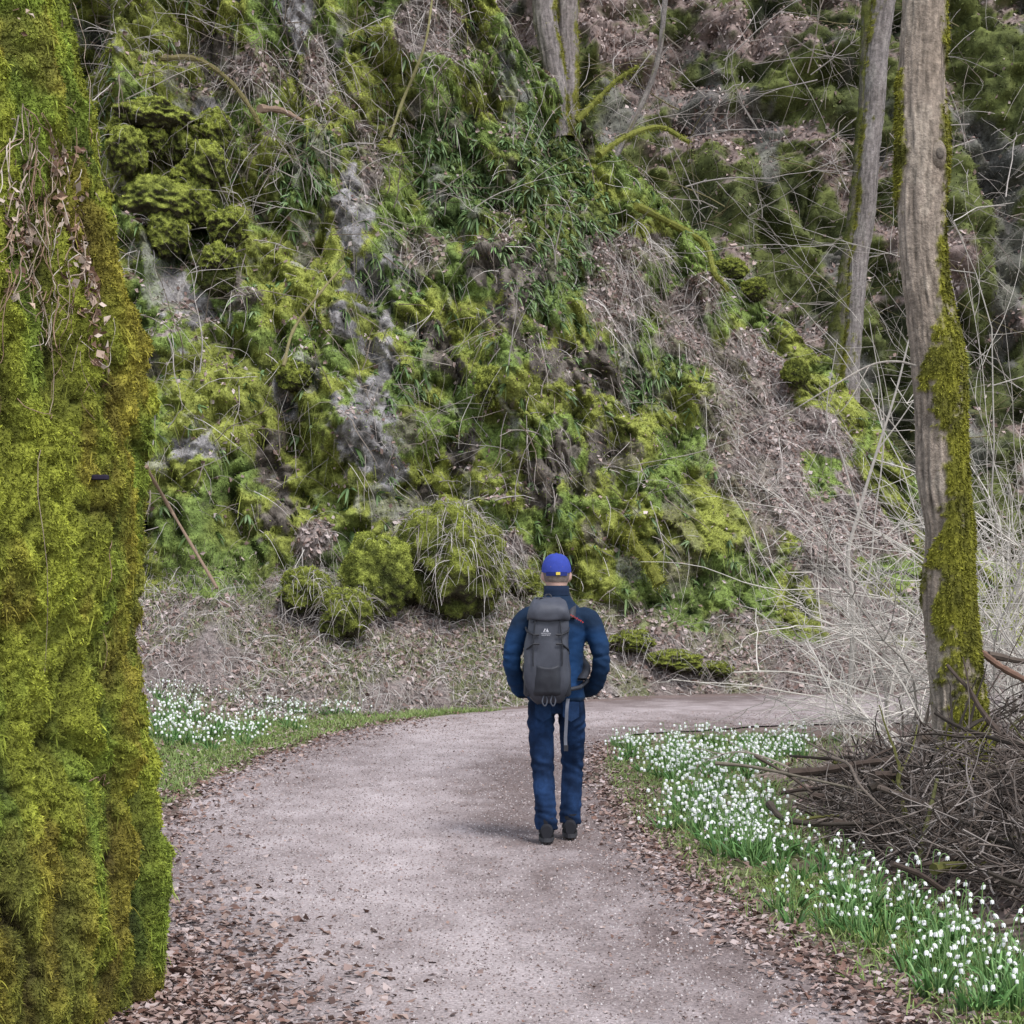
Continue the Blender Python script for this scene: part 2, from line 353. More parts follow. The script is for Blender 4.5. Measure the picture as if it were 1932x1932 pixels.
Dd = nrmz(N*.9+rng.normal(size=P.shape)*.65+np.array([0, -.1, .1]))
a = Acc(); ribbons(a, P, Dd, rng.uniform(.08, .2, len(P)), rng.uniform(.010, .020, len(P)), rng.uniform(.4, 1.0, len(P)), 4, pal(len(P), [(.08, .13, .04), (.10, .17, .055), (.15, .21, .085), (.05, .085, .028)]), leaf=True)
tag(a.build('fern', M_green), 'small dark green ferns hanging in tufts on the mossy cliff', 'ferns', kind='stuff')
a = Acc()
p, n, i, j = scatter(CP, CN, CA*vis*(dry+.07)*(tau[:, 0] < .4)[:, None], 16000)
Dd = nrmz(n*.6+rng.normal(size=p.shape)*.6+np.array([.1, 0, -.55]))
ribbons(a, p+n*.03, Dd, rng.uniform(.2, .75, len(p)), rng.uniform(.003, .007, len(p)), rng.uniform(.2, .9, len(p)), 5, pal(len(p), DRYC), wob=.15, g0=.9, g1=1.1)
p, n, i, j = scatter(CP, CN, CA*vis*low*(PXc < 1000), 6000)
ribbons(a, p, nrmz(n*.8+rng.normal(size=p.shape)*.8+np.array([0, 0, .3])), rng.uniform(.25, .8, len(p)), rng.uniform(.003, .006, len(p)), rng.uniform(.4, 1.3, len(p)), 6, pal(len(p), DRYC), wob=.2, g0=.9, g1=1.1)
tag(a.build('dry_grass', M_twig), 'pale dead grass and bramble stalks hanging over the cliff and its foot', 'dead grass', kind='stuff')
a = Acc()
p, n, i, j = scatter(CP, CN, CA*vis*(dry+.05)*(.25+sstep(.35, .6, fbm(X*1.3, Z*1.3, 88))), 30000)
leaves(a, p+n*.02, n, rng.uniform(.04, .10, len(p)), pal(len(p), [(.26, .19, .165), (.36, .28, .25), (.18, .12, .1), (.42, .35, .33), (.13, .085, .07)]))
tag(a.build('leaf_litter', M_leaf), 'brown dead leaves caught on the ledges and foot of the cliff', 'dead leaves', kind='stuff')
a = Acc()
p, n, i, j = scatter(CP, CN, CA*vis*(Z < 2.0)*(Z > -.1)*gmix[..., 0]*(.4+(X < 1)), 17000)
Dd = nrmz(np.array([0, 0, 1.])+rng.normal(size=p.shape)*.45)
ribbons(a, p, Dd, rng.uniform(.05, .2, len(p)), rng.uniform(.004, .008, len(p)), rng.uniform(.1, .6, len(p)), 3, pal(len(p), [(.14, .18, .05), (.2, .23, .08), (.1, .14, .035), (.3, .28, .17)]))
tag(a.build('bank_grass', M_green), 'patchy low grass growing on the bank at the cliff foot', 'grass', kind='stuff')
# ---------------------------------------------------------------- back hill
nc2, nr2 = 440, 380
xs = np.linspace(-16, 34, nc2); tz = np.linspace(-.5, 29, nr2)[:, None]
X2 = np.repeat(xs[None], nr2, 0); Z2 = np.repeat(tz, nc2, 1)
Y2 = 43.5+Z2*.42+np.abs(X2-8)*.05
w1 = X2+(fbm(X2*.4, Z2*.4, 131)-.5)*3; w2 = Z2+(fbm(X2*.4, Z2*.4, 132)-.5)*3
c1, _ = bulge(w1*.5, w2*.3, 141); c2, _ = bulge(w1*1.2, w2*.8, 142); c3, _ = bulge(w1*2.9, w2*2.2, 143)
D2 = c1*2.0+c2*.9+c3*.36+(fbm(X2*.6, Z2*.14, 151)-.5)*5+(fbm(X2*1.5, Z2*1.5, 152)-.5)*.7+(np.abs(fbm(X2*.5, Z2*.7, 153)-.5)-.15)*3
Y2 = Y2-D2*sstep(-.5, 2, Z2); Z2b = Z2+.45*c1+.2*c2
P2 = np.stack([X2, Y2, Z2b], -1); N2, A2 = gnormals(P2); N2 = N2*np.sign((-N2[..., 1]).mean())
hu = fbm(X2*.6, Z2*.6, 161, 4); lf = np.clip(.6*c2+.5*c3+.2*c1-.35, 0, 1)
m2 = lerp(np.array([.026, .031, .016]), np.array([.165, .188, .052]), np.clip(.8*lf+.9*(hu-.45)+.6*(fbm(X2*3, Z2*3, 163)-.5), 0, 1)[..., None])
flat2 = sstep(.3, .75, N2[..., 2])
lit2 = sstep(.55, .65, fbm(X2*.6, Z2*.8+.2*X2, 171, 4)+.06*sstep(10, 15, Z2)*sstep(10, 5, X2)+.16*(flat2-.6)+.3*(fbm(X2*2.5, Z2*2.5, 173)-.5))
m2 = lerp(m2, lerp(np.array([.11, .08, .07]), np.array([.27, .21, .19]), fbm(X2*4, Z2*4, 172)[..., None]), lit2[..., None])
rk2 = sstep(.62, .68, fbm(X2*1.3, Z2*.7, 181, 5)); m2 = lerp(m2, lerp(np.array([.05, .047, .044]), np.array([.2, .19, .18]), fbm(X2*4, Z2*3, 183)[..., None]), rk2[..., None]*.8)
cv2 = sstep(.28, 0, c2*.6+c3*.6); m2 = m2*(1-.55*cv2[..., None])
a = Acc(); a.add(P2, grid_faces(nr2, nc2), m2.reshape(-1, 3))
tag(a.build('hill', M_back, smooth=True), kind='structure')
v2 = (X2 > -2)*(X2 < 24)
p, n, i, j = scatter(P2, N2, A2*v2*(1-lit2*.8)*(.2+lf), 90000)
a = Acc(); tufts(a, p, n, rng.uniform(.03, .10, len(p)), rng.uniform(.012, .03, len(p)), m2[i, j]*rng.uniform(.6, 1.6, (len(p), 1)), .3, .75, 1.25)
tag(a.build('hill_moss', M_tuft), 'dark green moss on the farther slope behind the trees', 'moss', kind='stuff')
p, n, i, j = scatter(P2, N2, A2*v2*(lit2+.04), 26000)
a = Acc(); leaves(a, p+n*.03, n, rng.uniform(.07, .15, len(p)), pal(len(p), [(.26, .18, .155), (.35, .27, .24), (.18, .125, .105), (.42, .345, .32), (.13, .09, .08)]))
p, n, i, j = scatter(P2, N2, A2*v2, 6000)
ribbons(a, p+n*.1, nrmz(n+rng.normal(size=p.shape)+np.array([0, 0, -.2])), rng.uniform(.4, 1.8, len(p)), rng.uniform(.004, .009, len(p)), rng.uniform(.2, .8, len(p)), 5, pal(len(p), [(.28, .245, .22), (.22, .185, .16), (.34, .305, .28)]), wob=.15)
tag(a.build('hill_leaf_litter', M_leaf), 'dead leaves and twigs lying on the farther slope', 'dead leaves', kind='stuff')
def hill_at(px, py):
    d = (PXc-px)**2+(PYc-py)**2
    m = d < 90
    if not m.any(): k = np.argmin(d); return CP.reshape(-1, 3)[k].copy()
    yy = np.where(m, Y, 1e9); return CP.reshape(-1, 3)[np.argmin(yy)].copy()
# ---------------------------------------------------------------- boulders and moss knobs
def boulder(name, c, r, label, cat, seed, bright=1., grass=0, group=None, n=5000, lump=.25, tl=(.012, .036), fine=.07):
    c = np.asarray(c, float); r = np.asarray(r, float)
    nu, nv = 110, 70
    th = np.arange(nu)*2*PI/nu; ph = np.linspace(.01, PI-.01, nv)
    TH, PH = np.meshgrid(th, ph); d = np.stack([np.sin(PH)*np.cos(TH), np.sin(PH)*np.sin(TH), np.cos(PH)], -1)
    q = d*1.5+seed*3.1
    nn = np.array([noise.fractal(Vector(v), .9, 2.1, 4) for v in q.reshape(-1, 3)]).reshape(nv, nu)
    n3 = np.array([noise.noise(Vector(v*3.2)) for v in q.reshape(-1, 3)]).reshape(nv, nu)
    P = c+d*r*(1+lump*nn+fine*n3)[..., None]
    N, A = gnormals(P, True)
    if ((P-c)*N).sum(-1).mean() < 0: N = -N
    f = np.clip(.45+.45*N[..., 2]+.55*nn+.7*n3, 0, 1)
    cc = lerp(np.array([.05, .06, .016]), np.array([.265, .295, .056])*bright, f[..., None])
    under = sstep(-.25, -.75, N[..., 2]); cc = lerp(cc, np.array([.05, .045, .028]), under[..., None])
    tg = thing(name, c-np.array([0, 0, r[2]*.9]), label, cat, group)
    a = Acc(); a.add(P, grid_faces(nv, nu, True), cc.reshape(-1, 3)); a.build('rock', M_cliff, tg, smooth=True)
    p, nn_, i, j = scatter(P, N, A*(1-.8*under)*(N[..., 1] < .5), n, True)
    a = Acc(); tufts(a, p, nn_, rng.uniform(*tl, len(p)), rng.uniform(.005, .011, len(p)), cc[i, j]*rng.uniform(.65, 1.45, (len(p), 1)), .15, .8, 1.22, spread=.9)
    o = a.build('moss_cover', M_tuft, tg); o['kind'] = 'stuff'
    if grass:
        p, nn_, i, j = scatter(P, N, A*(N[..., 2] > .0), grass, True)
        a = Acc(); ribbons(a, p, nrmz(nn_+rng.normal(size=p.shape)*.7), rng.uniform(.15, .5, len(p)), rng.uniform(.003, .006, len(p)), rng.uniform(.5, 1.3, len(p)), 5, pal(len(p), DRYC), wob=.1)
        o = a.build('dry_stalks', M_twig, tg); o['kind'] = 'stuff'
    return tg
def bpx(px, py, rx, ry, off=.3):
    q = hill_at(px, py+ry*.75); Yd = q[1]-off
    return at(px, py, Yd), K*Yd
BL = [(715, 1083, 66, 82, 'round bright mossy boulder left of the big grass topped boulder', 1.05, 30, 9000, .2),
      (848, 1055, 106, 108, 'largest mossy boulder draped with dead grass left of the walker', .8, 1000, 14000, .26),
      (575, 1116, 46, 42, 'small pale mossy boulder at the far left of the boulder row', .75, 160, 3500, .3),
      (652, 1158, 48, 46, 'low mossy boulder just below the round bright boulder', .7, 180, 3500, .3),
      (985, 1100, 32, 26, 'small mossy stone beside the walker\'s cap', .85, 60, 2500, .25),
      (1275, 1247, 52, 20, 'moss covered stone lying on the bank farther right of the walker', .8, 120, 3500, .4),
      (1190, 1210, 40, 20, 'moss covered stone nearest the walker\'s right elbow', .8, 90, 3000, .4),
      (1350, 1264, 30, 14, 'low mossy stone at the right end of the stones beside the path bend', .7, 60, 2000, .4)]
for k, (px, py, rx, ry, lb, br, gr, n, lu) in enumerate(BL):
    c, kk = bpx(px, py, rx, ry, .32 if k < 5 else .0)
    boulder('mossy_boulder', c, (rx*kk, rx*kk*.9, ry*kk), lb, 'boulder', k+1, br, gr, n=n, lump=lu)
KN = [(285, 225, 66, 34), (290, 272, 28, 28), (240, 285, 34, 46), (335, 270, 28, 44), (300, 385, 68, 46), (315, 440, 36, 46), (390, 315, 40, 46), (370, 385, 36, 46), (430, 428, 34, 34), (410, 494, 33, 30), (405, 250, 30, 42), (225, 250, 24, 24), (350, 345, 32, 32)]
for k, (px, py, rx, ry) in enumerate(KN):
    c, kk = bpx(px, py, rx, ry, .16)
    boulder('moss_knob', c, (rx*kk, rx*kk*.9+.18, ry*kk), 'rounded moss cushion in the cluster bulging from the cliff beside the left rock column', 'moss cushion', 20+k, .9, 14, 'moss cushions clustered on the cliff', n=4500, lump=.28, tl=(.012, .036), fine=.1)
for k, (px, py, rx, ry, lb) in enumerate([(410, 532, 32, 26, 'dark bare underside stone below the lowest moss cushion of the cluster'), (553, 708, 34, 30, 'single round moss cushion on the cliff above the boulders'), (1378, 508, 28, 20, 'moss cushion high on the dry slope by the mossy fallen branch'), (1425, 545, 24, 20, 'moss cushion on the dry slope right of the mossy fallen branch'), (922, 730, 24, 38, 'bright upright moss cushion in the middle of the cliff'), (1500, 705, 24, 26, 'dark moss cushion on the ridge below the leaning grey trunk')]):
    c, kk = bpx(px, py, rx, ry, .04)
    boulder('moss_knob', c, (rx*kk, rx*kk*.9, ry*kk), lb, 'moss cushion', 50+k, [.2, .9, .75, .75, .95, .55][k], 0, n=2400, lump=.3, fine=.1)
# ---------------------------------------------------------------- left foreground rock column
Yc = 7.2; kc = K*Yc; xc = -2.65
prof = [(-900, 50), (0, 118), (200, 190), (500, 232), (640, 266), (820, 276), (1000, 288), (1200, 266), (1400, 274), (1600, 302), (1750, 298), (1930, 292), (2100, 300)]
pz = np.array([H+(1100-y)*kc for y, x in prof])[::-1]; pr = np.array([(x-966)*kc-xc for y, x in prof])[::-1]-.115
nr3, nt3 = 640, 760
zz = np.linspace(-.15, 4.9, nr3)[:, None]; th = (np.arange(nt3)*2*PI/nt3)[None]
R = np.interp(zz, pz, pr)*np.ones_like(th)
ths = np.cos(th); thn = np.sin(th)
q1 = zz*np.ones_like(th); qx = th*1.2*np.ones_like(zz)
wx3 = qx+(fbm(qx*1.8, q1*1.8, 231)-.5)*.7; wz3 = q1+(fbm(qx*1.8, q1*1.8, 232)-.5)*.7
e1, _ = bulge(wx3*2.4, wz3*.9, 241); e2, _ = bulge(wx3*6.5, wz3*3.2, 242); e3, _ = bulge(wx3*16, wz3*10, 243); e4, _ = bulge(wx3*36, wz3*26, 244)
rib3 = fbm(qx*3.4, q1*.4, 251, 4)
R = R+(e1-.5)*.10+(e2-.5)*.075+(e3-.5)*.050+(e4-.5)*.024+(rib3-.5)*.28+.02
P3 = np.stack([xc+R*ths, Yc+R*.95*thn, zz*np.ones_like(th)], -1)
N3, A3 = gnormals(P3, True)
if (N3[..., 0]*ths).mean() < 0: N3 = -N3
hu3 = fbm(qx*3.0, q1*.7, 261, 4); hu3b = fbm(qx*10, q1*7, 263, 3); hu3c = fbm(qx*4.5, q1*1.2, 264, 4); lf3 = np.clip(.3*e1+.5*e2+.55*e3+.3*e4-.44+(rib3-.5), 0, 1)
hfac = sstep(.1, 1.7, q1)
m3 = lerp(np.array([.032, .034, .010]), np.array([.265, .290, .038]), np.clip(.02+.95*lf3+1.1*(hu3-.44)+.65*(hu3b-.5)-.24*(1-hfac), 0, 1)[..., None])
m3 = lerp(m3, m3*np.array([.60, .84, 1.0]), sstep(.42, .60, hu3c)[..., None]*.65)
brown = sstep(.52, .66, fbm(qx*5, q1*2, 271, 4)+.10*(1-hfac))
m3 = lerp(m3, m3*np.array([.95, .72, .85])+np.array([.018, .007, .004]), brown[..., None]*.7)
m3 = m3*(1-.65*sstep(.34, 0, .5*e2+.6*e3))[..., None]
lc = thing('mossy_rock_column', (xc, Yc, 0), 'tall moss covered rock column filling the left foreground', 'rock')
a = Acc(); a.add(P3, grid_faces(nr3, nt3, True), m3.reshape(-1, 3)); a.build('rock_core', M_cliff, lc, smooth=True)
face3 = (N3[..., 1] < .35)*1.
fr3 = face3*(.15+.85*(P3[..., 0] > -2.2))
p, n, i, j = scatter(P3, N3, A3*fr3*(.3+lf3), 270000, True)
c = m3[i, j]*rng.uniform(.6, 1.55, (len(p), 1))
a = Acc(); tufts(a, p, n, rng.uniform(.005, .017, len(p)), rng.uniform(.002, .005, len(p)), c, .2, .78, 1.32, spread=1.2)
p, n, i, j = scatter(P3, N3, A3*fr3*(lf3+.1), 4000, True)
ribbons(a, p, nrmz(n*.5+rng.normal(size=p.shape)*.4+np.array([0, 0, -.5])), rng.uniform(.02, .055, len(p)), rng.uniform(.001, .0026, len(p)), rng.uniform(.4, 1, len(p)), 3, m3[i, j]*rng.uniform(.7, 1.6, (len(p), 1)), leaf=True)
o = a.build('moss_cover', M_tuft, lc); o['kind'] = 'stuff'
PX3 = 966+P3[..., 0]/(K*P3[..., 1]); PY3 = 1100-(P3[..., 2]-H)/(K*P3[..., 1]); BK3 = (N3[..., 1] > 0)*1e6
def col_at(px, py):
    k = np.argmin((PX3-px)**2+(PY3-py)**2+BK3); return P3.reshape(-1, 3)[k], N3.reshape(-1, 3)[k]
a = Acc()
for (px, py, sx, sy, nn) in [(115, 300, 30, 25, 50), (125, 400, 22, 60, 80), (150, 490, 22, 60, 90), (176, 620, 16, 70, 60), (40, 450, 30, 40, 44), (20, 380, 20, 30, 24), (30, 540, 30, 30, 26), (165, 570, 16, 40, 40), (60, 40, 40, 30, 10), (185, 700, 10, 50, 20)]:
    for _ in range(nn):
        q, nn_ = col_at(px+random.gauss(0, sx*.6), py+random.gauss(0, sy*.6))
        leaves(a, (q+nn_*.022)[None], nn_[None], np.array([random.uniform(.012, .046)]), pal(1, [(.19, .115, .075), (.28, .19, .13), (.35, .26, .2), (.13, .075, .05), (.42, .34, .28)]), .9)
o = a.build('dead_leaves', M_leaf, lc); o['kind'] = 'stuff'
a = Acc()
VP = [[(135, 0), (150, 60), (165, 130), (160, 220), (152, 300)], [(80, 420), (60, 500), (85, 600), (78, 800), (70, 1100), (80, 1350)], [(130, 380), (150, 480), (195, 560), (190, 700), (195, 860)], [(0, 420), (40, 470), (70, 560), (60, 660)], [(150, 330), (120, 420), (165, 520), (180, 600), (165, 690)], [(30, 760), (90, 790), (130, 830)], [(200, 1000), (190, 1120), (195, 1250)], [(165, 1468), (195, 1467), (228, 1469)], [(0, 300), (60, 240), (140, 190)], [(150, 650), (190, 690), (205, 610)], [(20, 430), (60, 400), (80, 460), (30, 520)], [(110, 560), (100, 700), (125, 850)]]
for _ in range(64):
    x = random.uniform(5, 185); y = random.uniform(180, 600); q = [(x, y)]
    for s_ in range(random.randint(2, 5)):
        x += random.gauss(0, 16); y += random.uniform(25, 85); q.append((min(x, 215), y))
    VP.append(q)
for pts in VP:
    w = []
    for (px, py) in crv(np.c_[np.array(pts, float), np.zeros(len(pts))], 10)[:, :2]:
        q, nn_ = col_at(px, py); w.append(q+nn_*random.uniform(.022, .04))
    r_ = random.uniform(.0013, .0032)
    a.tube(crv(w, 24), np.linspace(r_, r_*.5, 24), 5, random.choice([(.38, .30, .24), (.28, .22, .17), (.2, .13, .09), (.42, .36, .31), (.24, .16, .11)]))
a.build('dry_vine', M_twig, lc)
q, nn_ = col_at(185, 896)
a = Acc(); q = q+nn_*.035
a.loft([(q[0], q[1], q[2]-.009, .026, .012), (q[0], q[1], q[2]-.006, .03, .016), (q[0], q[1], q[2]+.006, .03, .016), (q[0], q[1], q[2]+.009, .026, .012)], (.02, .015, .028), 20, 5)
tag(a.build('dark_tag', M_dark, origin=q), 'small dark rectangular tag stuck in the moss of the left rock column', 'tag')
# ---------------------------------------------------------------- trees
def trunk_grid(pts, rad, nr, nt, seed, ridge=.05):
    p = crv(pts, nr)
    r = np.interp(np.linspace(0, 1, nr), np.linspace(0, 1, len(rad)), rad)
    t = nrmz(np.gradient(p, axis=0)); a = nrmz(np.cross(np.array([0, 1., 0]), t)); b = np.cross(t, a)
    th = np.arange(nt)*2*PI/nt
    ll = np.concatenate([[0], np.cumsum(np.linalg.norm(np.diff(p, axis=0), axis=1))])[:, None]
    TH = th[None]*np.ones_like(ll); L = ll*np.ones_like(TH)
    ax = np.cos(TH)*3; ay = np.sin(TH)*3
    bark = fbm(ax*3+seed, ay*3+L*1.6, seed, 4)*.7+fbm(TH*9, L*9., seed+5, 3)*.9
    rr = r[:, None]*(1+ridge*(bark-.8)+.16*(fbm(ax*.5+seed, ay*.4+L*.9, seed+2, 3)-.5))
    P = p[:, None]+rr[..., None]*(a[:, None]*np.cos(TH)[..., None]+b[:, None]*np.sin(TH)[..., None])
    N, A = gnormals(P, True)
    if ((P-p[:, None])*N).sum(-1).mean() < 0: N = -N
    return P, N, A, bark, TH, L
def limbs(acc, start, d, length, r, lev, c, droop=.0):
    n = 7; d = np.array(d, float); d /= np.linalg.norm(d); p = np.array(start, float); pts = [p.copy()]
    for k in range(n):
        d = d+np.array([random.gauss(0, .13), random.gauss(0, .13), random.gauss(.03-droop, .1)]); d /= np.linalg.norm(d)
        p = p+d*length/n; pts.append(p.copy())
    acc.tube(pts, np.linspace(r, r*.35, n+1), 6 if lev > 1 else 4, c)
    if lev > 0:
        for k in range(3 if lev > 1 else 5):
            i = random.randint(2, n); dd = d+np.array([random.gauss(0, .8), random.gauss(0, .8), random.gauss(.1, .5)])
            limbs(acc, pts[i], dd, length*random.uniform(.45, .7), r*.45, lev-1, c, droop)
def make_tree(name, pix, Y, seed, label, barkc, mossfun, nt=72, nr=260, mossn=4000, crown=True, ridge=.06, tl=(.02, .05), flare=0, mcol=((.06, .06, .016), (.21, .205, .032))):
    pts = [at(x, y, Y) for k, (y, x, h) in enumerate(pix)]; rad = [h*K*Y for y, x, h in pix]
    tg = thing(name, pts[0], label, 'tree')
    P, N, A, bark, TH, L = trunk_grid(pts, rad, nr, nt, seed, ridge)
    ctr = P.mean(1, keepdims=True)
    if flare:
        k = 1+flare*np.exp(-L/.28)*(.55+.45*np.cos(TH*5+1))
        P = ctr+(P-ctr)*np.stack([k, k, np.ones_like(k)], -1); N, A = gnormals(P, True)
        if ((P-ctr)*N).sum(-1).mean() < 0: N = -N
    RD = nrmz(P-ctr)
    m = mossfun(P, RD, L, TH)
    m = sstep(.34, .66, m+(fbm(P[..., 0]*9, P[..., 2]*5+P[..., 1]*7, seed+9, 4)-.5)*1.35+(fbm(P[..., 0]*40+P[..., 1]*30, P[..., 2]*28, seed+10, 3)-.5)*.7)
    c = lerp(np.array(barkc)*.36, np.array(barkc)*1.5, np.clip(bark-.3, 0, 1)[..., None])
    big = fbm(P[..., 0]*3+P[..., 1]*3, P[..., 2]*1.3, seed+23, 4)[..., None]
    c = c*lerp(np.array([.78, .74, .70]), np.array([1.2, 1.2, 1.22]), big)
    lich = sstep(.55, .65, fbm(P[..., 0]*7+P[..., 1]*5, P[..., 2]*4, seed+21, 4))[..., None]
    c = lerp(c, c*1.15+np.array([.03, .033, .027]), lich*.7)
    mc = lerp(np.array(mcol[0]), np.array(mcol[1]), np.clip(fbm(P[..., 0]*12+P[..., 1]*9, P[..., 2]*8, seed+4, 4)*1.4-.2, 0, 1)[..., None])
    P = P+N*(m*(.010+.03*(fbm(P[..., 0]*8+P[..., 1]*6, P[..., 2]*6, seed+6, 3)-.4)))[..., None]
    c = lerp(c, mc, m[..., None])
    a = Acc(); a.add(P, grid_faces(nr, nt, True), c.reshape(-1, 3)); a.build('trunk', M_bark, tg, smooth=True)
    if mossn:
        p, n, i, j = scatter(P, N, A*m**2, mossn, True)
        a = Acc(); tufts(a, p, n, rng.uniform(*tl, len(p)), rng.uniform(.003, .008, len(p)), mc[i, j]*rng.uniform(.6, 1.45, (len(p), 1)), .4, .75, 1.3)
        o = a.build('moss_patch', M_tuft, tg); o['kind'] = 'stuff'
    if crown:
        a = Acc(); top = pts[-1]
        for k in range(7):
            b = np.array(pts[-2])*(1-k/7.)+top*(k/7.)
            limbs(a, b, (random.gauss(0, 1), random.gauss(0, 1), 1.1), random.uniform(2, 3.5), rad[-1]*.45, 2, barkc)
        a.build('crown', M_bark, tg)
    return tg, pts, rad
YT = 12.7
def moss_main(P, N, L, TH):
    pyy = 1100-(P[..., 2]-H)/(K*YT); nx = N[..., 0]
    edge_ = np.interp(pyy, [0, 300, 450, 540, 640, 720, 800, 870, 1000, 1150, 1250, 1350, 1480], [.9, .85, .75, .3, -.25, -.5, -.35, -.05, -.45, -.7, -.65, -.5, -.75])
    m = .5+.9*np.clip(nx-edge_, -.75, .42)
    m = m+.75*sstep(-.7, -.96, nx)*sstep(450, 380, pyy)*sstep(60, 160, pyy)
    return m
tr, tp, trd = make_tree('mossy_tree', [(1500, 1826, 58), (1440, 1816, 50), (1340, 1808, 48), (1250, 1799, 48), (1120, 1788, 47), (1000, 1789, 43), (900, 1776, 46), (790, 1773, 45), (700, 1769, 48), (600, 1756, 43), (500, 1742, 41), (390, 1738, 42), (290, 1741, 46), (150, 1738, 41), (0, 1743, 39), (-400, 1745, 36), (-900, 1735, 26)], YT, 301, 'thick tree trunk with grey bark and moss on its right side, beside the brush pile', (.262, .218, .175), moss_main, 120, 560, 30000, ridge=.15, tl=(.010, .03), flare=.3, mcol=((.06, .06, .014), (.23, .225, .03)))
a = Acc(); q = at(1768, 292, YT-.12); a.ell(q, (.06, .055, .10), (.20, .165, .13), 20, 14); a.ell(q+np.array([.008, -.048, .0]), (.028, .02, .04), (.13, .11, .09), 14, 10); a.build('branch_scar', M_bark, tr, smooth=True)
a = Acc(); a.tube(crv([at(1728, 690, YT-.1), at(1690, 682, YT-.1), at(1640, 690, YT-.1), at(1560, 735, YT-.2), at(1450, 800, YT-.2), at(1330, 850, YT-.2), at(1180, 880, YT-.2)], 40), np.linspace(.009, .002, 40), 6, (.33, .295, .255))
a.tube(crv([at(1640, 690, YT-.1), at(1600, 760, YT-.2), at(1560, 800, YT-.2)], 12), np.linspace(.004, .0015, 12), 5, (.33, .295, .255)); a.build('branch', M_bark, tr)
b0 = hill_at(1062, 228); Yt = b0[1]+.1
make_tree('twin_stemmed_tree', [(260, 1062, 20), (215, 1058, 16), (130, 1046, 20), (60, 1032, 22), (0, 1026, 22), (-300, 1016, 21), (-600, 1020, 16)], Yt, 321, 'grey furrowed twin trunk growing on the ridge at top centre', (.20, .178, .17), lambda P, N, L, TH: .55*sstep(.4, .95, N[..., 0])+.5*sstep(1.4, .2, L), 60, 160, 2500, tl=(.03, .08), ridge=.14)
make_tree('twin_stemmed_tree', [(255, 1075, 18), (180, 1074, 16), (100, 1073, 18), (0, 1072, 19), (-300, 1084, 18), (-600, 1095, 13)], Yt+.15, 331, 'slimmer grey trunk pressed against the right of the twin trunk on the ridge', (.2, .175, .165), lambda P, N, L, TH: .6*sstep(.1, .9, N[..., 0])+.5*sstep(1.7, .2, L), 50, 160, 1500, tl=(.03, .08), ridge=.14)
b1_ = hill_at(1605, 700); Yt2 = b1_[1]+.4
make_tree('leaning_tree', [(760, 1600, 22), (690, 1606, 15), (600, 1613, 15), (500, 1620, 17), (400, 1634, 18), (300, 1640, 18), (200, 1650, 19), (100, 1656, 20), (0, 1668, 21), (-300, 1700, 20), (-600, 1715, 13)], Yt2, 341, 'leaning grey trunk on the slope just left of the thick mossy tree', (.185, .165, .155), lambda P, N, L, TH: .55*sstep(-.5, -.95, N[..., 0])+.35*sstep(2.5, .2, L), 50, 260, 3000, tl=(.03, .08), ridge=.2)
make_tree('mossy_slim_tree', [(760, 1560, 28), (690, 1568, 19), (600, 1582, 13), (450, 1603, 10), (300, 1620, 9), (100, 1632, 8), (-300, 1640, 7), (-600, 1650, 6)], Yt2+1.2, 351, 'slim moss clad trunk standing behind the leaning grey trunk', (.10, .09, .07), lambda P, N, L, TH: .5+0*L, 40, 200, 3000, tl=(.03, .08), mcol=((.04, .045, .014), (.14, .15, .035)))
make_tree('far_sapling', [(360, 1130, 5), (150, 1230, 5), (0, 1255, 5), (-200, 1270, 4)], 37, 371, 'thin straight sapling rising behind the ridge right of the twin trunk', (.2, .18, .17), lambda P, N, L, TH: .2+0*L, 12, 40, 0, crown=False)
def px_branch(name, pts, r0, r1, c, label, cat, off=.2, n=30, moss=0):
    w = []
    for (px, py) in pts:
        q = hill_at(px, py); w.append(at(px, py, q[1]-off))
    w = crv(w, n); a = Acc(); a.tube(w, np.linspace(r0, r1, n)*rng.uniform(.75, 1.25, n), 8, c, True)
    if moss:
        k = rng.integers(0, n, moss); d = rng.normal(size=(moss, 3)); d = nrmz(d); rr = np.linspace(r0, r1, n)[k]
        tufts(a, w[k]+d*rr[:, None]*.9+rng.normal(size=(moss, 3))*.02, d, rng.uniform(.02, .05, moss), rng.uniform(.006, .012, moss), pal(moss, [(.18, .19, .03), (.24, .24, .04), (.11, .12, .02)]), .3)
    return tag(a.build(name, M_twig, origin=w[0]), label, cat)
MS = (.14, .145, .03)
px_branch('fallen_branch', [(1200, 388), (1270, 424), (1330, 462), (1348, 515), (1372, 548)], .07, .045, MS, 'crooked moss covered branch lying on the ridge slope', 'branch', .3, 30, 1200)
px_branch('mossy_limb', [(1130, 292), (1185, 256), (1245, 240), (1300, 268)], .055, .035, MS, 'curved mossy limb arching right below the twin trunk', 'branch', .3, 30, 900)
px_branch('mossy_limb', [(1088, 228), (1130, 185), (1165, 150), (1205, 125)], .055, .03, MS, 'mossy limb slanting up right from the foot of the twin trunk', 'branch', .3, 30, 800)
px_branch('mossy_log', [(1185, 1000), (1198, 1030), (1222, 1060), (1245, 1102)], .085, .10, MS, 'short mossy log leaning on the cliff foot above right of the walker', 'log', .25, 20, 2200)
px_branch('arching_branch', [(300, 110), (370, 112), (430, 150), (470, 200), (490, 235)], .05, .03, (.12, .10, .045), 'arching brown branch high on the cliff over the moss cushions', 'branch', .5, 24, 500)
px_branch('broken_branch', [(490, 205), (530, 208), (570, 228)], .06, .03, (.2, .14, .1), 'short broken brown branch end high on the cliff', 'branch', .4, 14)
